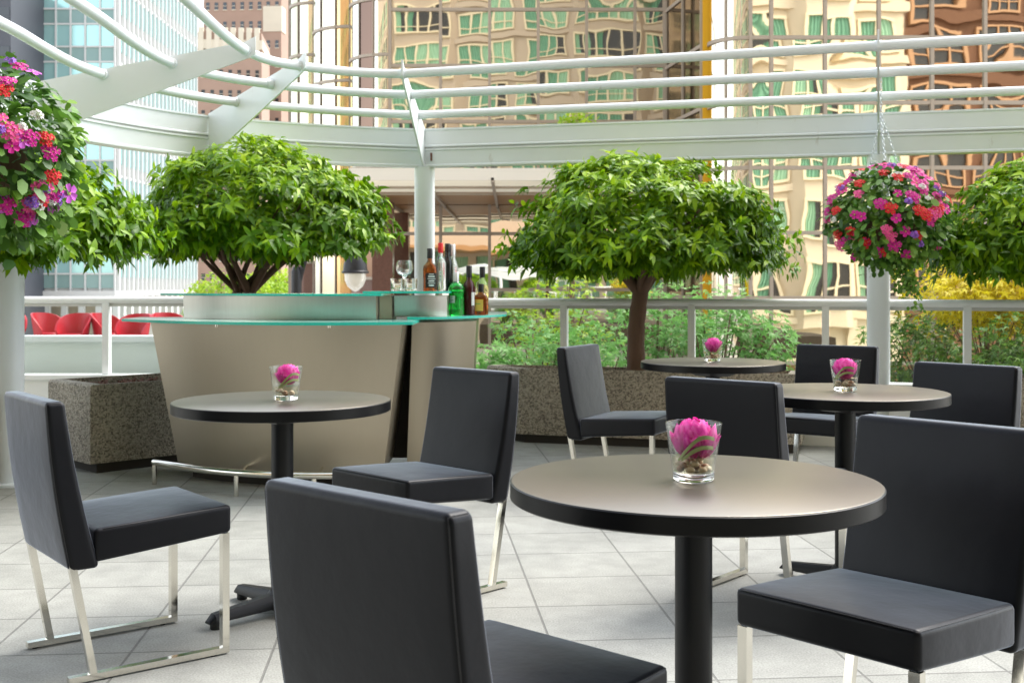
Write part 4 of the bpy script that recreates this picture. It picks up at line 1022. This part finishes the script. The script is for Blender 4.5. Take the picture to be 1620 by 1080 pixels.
# ------------------------------------------------------------------ flower centrepieces
def centrepiece(label, loc, seed, rz, size=1.0, npeb=17, lean=(0,0)):
    r = random.Random(seed)
    t = thing('flower_vase', label, 'vase', loc, rz, 'glass vases with pink peonies')
    MB().lathe([(.001,0),(.036,0),(.0405,.002),(.0415,.006),(.0427,.0165),(.042,.0172),(.001,.0172)], 48).build('base', M['clear_glass'], t, 60, world=False)
    V_ = MB(); V_.lathe([(.0428,.0175),(.057,.1145),(.0575,.117),(.0565,.118),(.0548,.1175),(.0405,.0185)], 48); V_.f = V_.f[:-2]; V_.m = V_.m[:-2]
    V_.build('glass', M['vase_glass'], t, 60, world=False)
    MB().lathe([(.0405,.019),(.0448,.0485),(.044,.05),(.001,.0495)], 40).build('water', M['water'], t, 60, world=False)
    for k in range(npeb):
        a = k*2.4 + seed; rad = .029 if k < 11 else .013; zz = .0245 if k < 11 else .026
        if k >= 14: zz = .037
        e = (r.uniform(.0075,.011), r.uniform(.007,.0105), r.uniform(.0055,.008))
        if k % 3 == 0: zz += .009; rad = min(rad,.0295)
        m = MB(); c = (rad*math.cos(a)*1.0, rad*math.sin(a), zz); n1, n2 = 12, 7; vs = []; fs = []
        for i in range(n2+1):
            th = PI*i/n2
            for j in range(n1): vs.append((c[0]+e[0]*math.sin(th)*math.cos(2*PI*j/n1), c[1]+e[1]*math.sin(th)*math.sin(2*PI*j/n1), c[2]+e[2]*math.cos(th)))
        for i in range(n2):
            for j in range(n1): fs.append((i*n1+j, (i+1)*n1+j, (i+1)*n1+(j+1)%n1, i*n1+(j+1)%n1))
        m.add(vs, fs).build('pebble', M[('peb1','peb2','peb3','peb1')[k % 4]], t, 180, world=False)
    pm = MB(); C0 = Vector((lean[0],lean[1],.080+.004*(1-size)*10)); k = 0; ph_ = []
    for ring, (n, th0, rho, hw) in enumerate(((7,118,.044,40),(8,92,.0445,38),(8,70,.043,36),(8,50,.041,32),(7,34,.038,30),(6,20,.034,30),(5,8,.029,32))):
        for q in range(n):
            ph = 2*PI*q/n + ring*.5 + r.uniform(-.18,.18); th = math.radians(th0 + r.uniform(-7,7)); rr_ = size*rho*r.uniform(.86,1.02)
            cen = Vector((math.sin(th)*math.cos(ph), math.sin(th)*math.sin(ph), math.cos(th)))
            upd = (Vector((0,0,1)) - cen*cen.z).normalized() if abs(cen.z) < .98 else Vector((math.cos(ph),math.sin(ph),0))
            sd2 = cen.cross(upd); h_ = math.radians(hw*r.uniform(.85,1.15)); nu, nv = 8, 6; vs = []; p0 = r.random()*6
            for i in range(nv+1):
                v = i/nv*2-1
                for jx in range(nu+1):
                    w_ = jx/nu*2-1
                    wv = w_*h_*math.sqrt(max(.12, 1-(v*.5-.35)**2*1.1))*(.45+.55*min(1,(v+1)*.9))
                    vv = v*h_*1.15 - (w_*w_)*.22*h_*max(0,v) + (.10*h_*math.sin(w_*7+p0) if v > .6 else 0)
                    edge = max(0, v)**2
                    rad = rr_*(1 + .17*edge + .09*edge*math.sin(w_*8+p0) - .12*w_*w_ - .04*(1-v)*.5)
                    dv = cen*math.cos(vv)*math.cos(wv) + upd*math.sin(vv) + sd2*math.cos(vv)*math.sin(wv)
                    dn_ = dv.normalized()*rad; vs.append(C0 + Vector((dn_.x*1.05, dn_.y*1.05, dn_.z*.95)))
            pm.add(vs, [(i*(nu+1)+jx, i*(nu+1)+jx+1, (i+1)*(nu+1)+jx+1, (i+1)*(nu+1)+jx) for i in range(nv) for jx in range(nu)]); k += 1; ph_ += [min(1,max(0,r.gauss(.45,.22) + .25*(i_/nv)**2)) for i_ in range(nv+1) for _ in range(nu+1)]
    fl = pm.build('peony', M['peony'], t, 180, world=False)
    fl.data.attributes.new('hue','FLOAT','POINT').data.foreach_set('value', np.array(ph_, dtype=np.float32))
    for v, (x0, x1, zb, zt2, bow) in enumerate(((-.034,.036,.046,.088,.022), (-.03,.034,.046,.07,.012), (-.036,.004,.045,.093,.004))):
        m = MB(); vs = []
        for i in range(11):
            u = i/10; x = x0 + (x1-x0)*u; z = zb + (zt2-zb)*u + bow*math.sin(u*PI); y = -math.sqrt(max(1e-5, (.0445 + .11*(z-.03))**2 - x*x))*.985
            wv = .0038*(.5 + math.sin(min(1,u*1.3+.15)*PI*.75)*.8); vs += [(x, y, z-wv), (x, y-.0006, z), (x, y, z+wv)]
        m.add(vs, [(3*i+a, 3*i+3+a, 3*i+4+a, 3*i+1+a) for i in range(10) for a in (0,1)]).build('grass_blade', M['striped_leaf'], t, 180, world=False)
    return t
for (loc, rz, _), dx, lb, sd_ in zip(TABLES, (.0,.012,.0,.0), ('pink peony in a pebble filled glass on the nearest table','single pink peony in a glass on the table in front of the bar','pink peony glass on the second right table, before the far chair','small looking pink peony glass on the farthest table'), (1,2,3,4)):
    centrepiece(lb, (loc[0]+dx, loc[1], .7405), sd_, (0, .5, -.4, 1.0)[sd_-1], (1.0,.86,.97,.9)[sd_-1], (17,7,15,12)[sd_-1], ((.001,0),(.006,0),(-.003,.002),(.002,-.003))[sd_-1])

# ------------------------------------------------------------------ hanging flower baskets
def blossom_mesh(kind, m):
    b = MB(); r = random.Random(hash(kind) % 1000 if False else len(kind))
    def flower(c, nrm, R, tw):
        n = Vector(nrm).normalized(); a = n.orthogonal().normalized(); bb = n.cross(a)
        for q in range(5):
            an = 2*PI*q/5 + tw; d0 = a*math.cos(an) + bb*math.sin(an); s0 = n.cross(d0)
            P0 = Vector(c); pts = [P0+d0*R*.08, P0+d0*R*.5+s0*R*.36+n*R*.16, P0+d0*R*.92+s0*R*.34+n*R*.1, P0+d0*R+n*R*.02, P0+d0*R*.92-s0*R*.34+n*R*.1, P0+d0*R*.5-s0*R*.36+n*R*.16]
            b.add(pts, [(0,1,2,3),(0,3,4,5)], 0)
        b.add([Vector(c)+a*R*.14*math.cos(j*PI/3)+bb*R*.14*math.sin(j*PI/3)+n*R*.1 for j in range(6)], [tuple(range(6))], 1)
    if kind == 'single': flower((0,0,0), (0,0,1), .034, 0)
    elif kind == 'cluster':
        for q, (an, rd, Rf) in enumerate(((0,.004,.017),(.3,.024,.018),(1.6,.021,.016),(2.7,.025,.018),(3.9,.02,.017),(5.1,.026,.015))):
            flower((rd*math.cos(an), rd*math.sin(an), .012-rd*.35+.004*(q%2)), (math.cos(an)*rd*14, math.sin(an)*rd*14, 1), Rf, q*.7)
    else:
        for q in range(6):
            an = q*2.4; d0 = Vector((.6*math.cos(an), .6*math.sin(an), .8)); flower(d0*.024*(.6+.1*q), d0, .0115, q)
    return b
def basket(label, loc, R, H, anchor, seed, nblo, cols, trail):
    r_ = np.random.default_rng(seed); rr = random.Random(seed)
    t = thing('hanging_basket', label, 'flower basket', loc, 0, 'hanging flower baskets')
    MB().lathe([(.02,-.16),(.1,-.15),(.17,-.08),(.2,.02),(.18,.02),(.02,.0)], 24).build('pot', M['fibre'], t, 60, world=False)
    top = Vector((anchor[0]-loc[0], anchor[1]-loc[1], anchor[2]-loc[2])); knot = Vector((top.x, top.y, top.z-.26))
    def chain(p, q):
        m = MB(); L = (q-p).length; n = int(L/.022); d0 = (q-p).normalized(); a = d0.orthogonal().normalized(); bq = d0.cross(a)
        for i in range(n):
            c = p + d0*(i+.5)*L/n; s = a if i % 2 else bq
            pts = [c + d0*.0155*math.cos(k*PI/4) + s*.0075*math.sin(k*PI/4) for k in range(9)]
            m.tube(pts, .002, 5, caps=False)
        return m.build('chain', M['chain'], t, 180, world=False)
    chain(top, knot)
    for q in range(3):
        a = q*2*PI/3 + .25; chain(knot, Vector((.19*math.cos(a), .19*math.sin(a), .02)))
    n = 2300
    lob = unit(r_.normal(size=(30,3))); amp = r_.uniform(-.2,.16,30)
    d0 = unit(r_.normal(size=(n,3))); rad = (1+(np.exp(-((1-d0@lob.T)/.06))*amp).sum(1))*r_.choice([1,.88,.7],n,p=[.55,.3,.15])*r_.uniform(.9,1.06,n)
    P = d0*rad[:,None]*np.array([R,R,H])
    hang = r_.uniform(0,1,n) < .12; P[hang,2] -= r_.uniform(0,.1,hang.sum())
    A = unit(d0*np.array([1,1,.5]) + r_.normal(size=(n,3))*.6 + np.array([0,0,-.3])); N = unit(d0*.6+np.array([0,0,.8])+r_.normal(size=(n,3))*.4)
    L = r_.uniform(.03,.065,n); cl = (np.sin(P[:,0]*17+seed)+np.sin(P[:,2]*19)+np.sin(P[:,1]*15))*.12
    leaf_obj('foliage', P, A, N, L, L*r_.uniform(.55,.85,n), .42+cl+r_.normal(size=n)*.2, M['basket_leaf'], t, 'oval', .15)
    if trail:
        m2 = 420; u_ = r_.uniform(0,1,m2); k_ = r_.integers(0,3,m2)
        bx = np.array([-.02,.06,.02])[k_]; ln = np.array([.22,.34,.2])[k_]
        P2 = np.stack([bx + .05*u_ + r_.normal(size=m2)*.022, -R*.55 + r_.normal(size=m2)*.03, -H*.8 - u_*ln],1)
        L2 = r_.uniform(.018,.03,m2); leaf_obj('trailing_vine', P2, unit(r_.normal(size=(m2,3))+np.array([0,-.4,-.6])), unit(r_.normal(size=(m2,3))*.4+np.array([0,-1,.4])), L2, L2*.8, .55+r_.normal(size=m2)*.2, M['basket_leaf'], t, 'oval', .1)
    protos = {}
    for k in range(nblo):
        kind, cm = cols[k % len(cols)]
        if k % 3 == 0 or k < 2: hub_ = Vector(unit(r_.normal(size=3)))
        dv = (hub_ + Vector(r_.normal(size=3))*.17).normalized()
        if dv.y > .15: dv.y *= -1
        if dv.z < -.75: dv.z *= .4; dv.normalize()
        sc = rr.uniform(.8,1.15)
        if (kind, cm) not in protos: protos[(kind,cm)] = o = blossom_mesh(kind, cm).build('blossom', [M[cm], M['eye']], t, 0, world=False)
        else: o = protos[(kind,cm)].copy(); COL.objects.link(o); o.parent = t
        o.location = (dv.x*R*1.06, dv.y*R*1.06, dv.z*H*1.05)
        nv = (dv + Vector((0,-.5,.35))).normalized(); o.rotation_euler = nv.to_track_quat('Z','Y').to_euler(); o.scale = (sc,sc,sc)
    return t
basket('flower basket hanging on a chain in front of the right white column', (X(1402,7.15), 7.12, Z(343,7.15)), 0.345, .3, (2.31,7.24,2.47), 5, 96,
       [('cluster','magenta'),('cluster','red'),('single','magenta'),('cluster','pink'),('single','magenta'),('cluster','red'),('small','white_petal'),('single','pink'),('cluster','magenta'),('small','violet')], True)
basket('nearer flower basket cut off by the left edge, full of violet and pink blooms', (-1.99, 4.3, Z(238,4.3)), .35, .335, (-2.03,4.3,2.47), 8, 98,
       [('single','orchid'),('cluster','magenta'),('small','violet'),('single','orchid'),('single','magenta'),('single','violet'),('cluster','magenta'),('single','orchid'),('small','violet'),('cluster','pink'),('cluster','red'),('small','white_petal')], False)
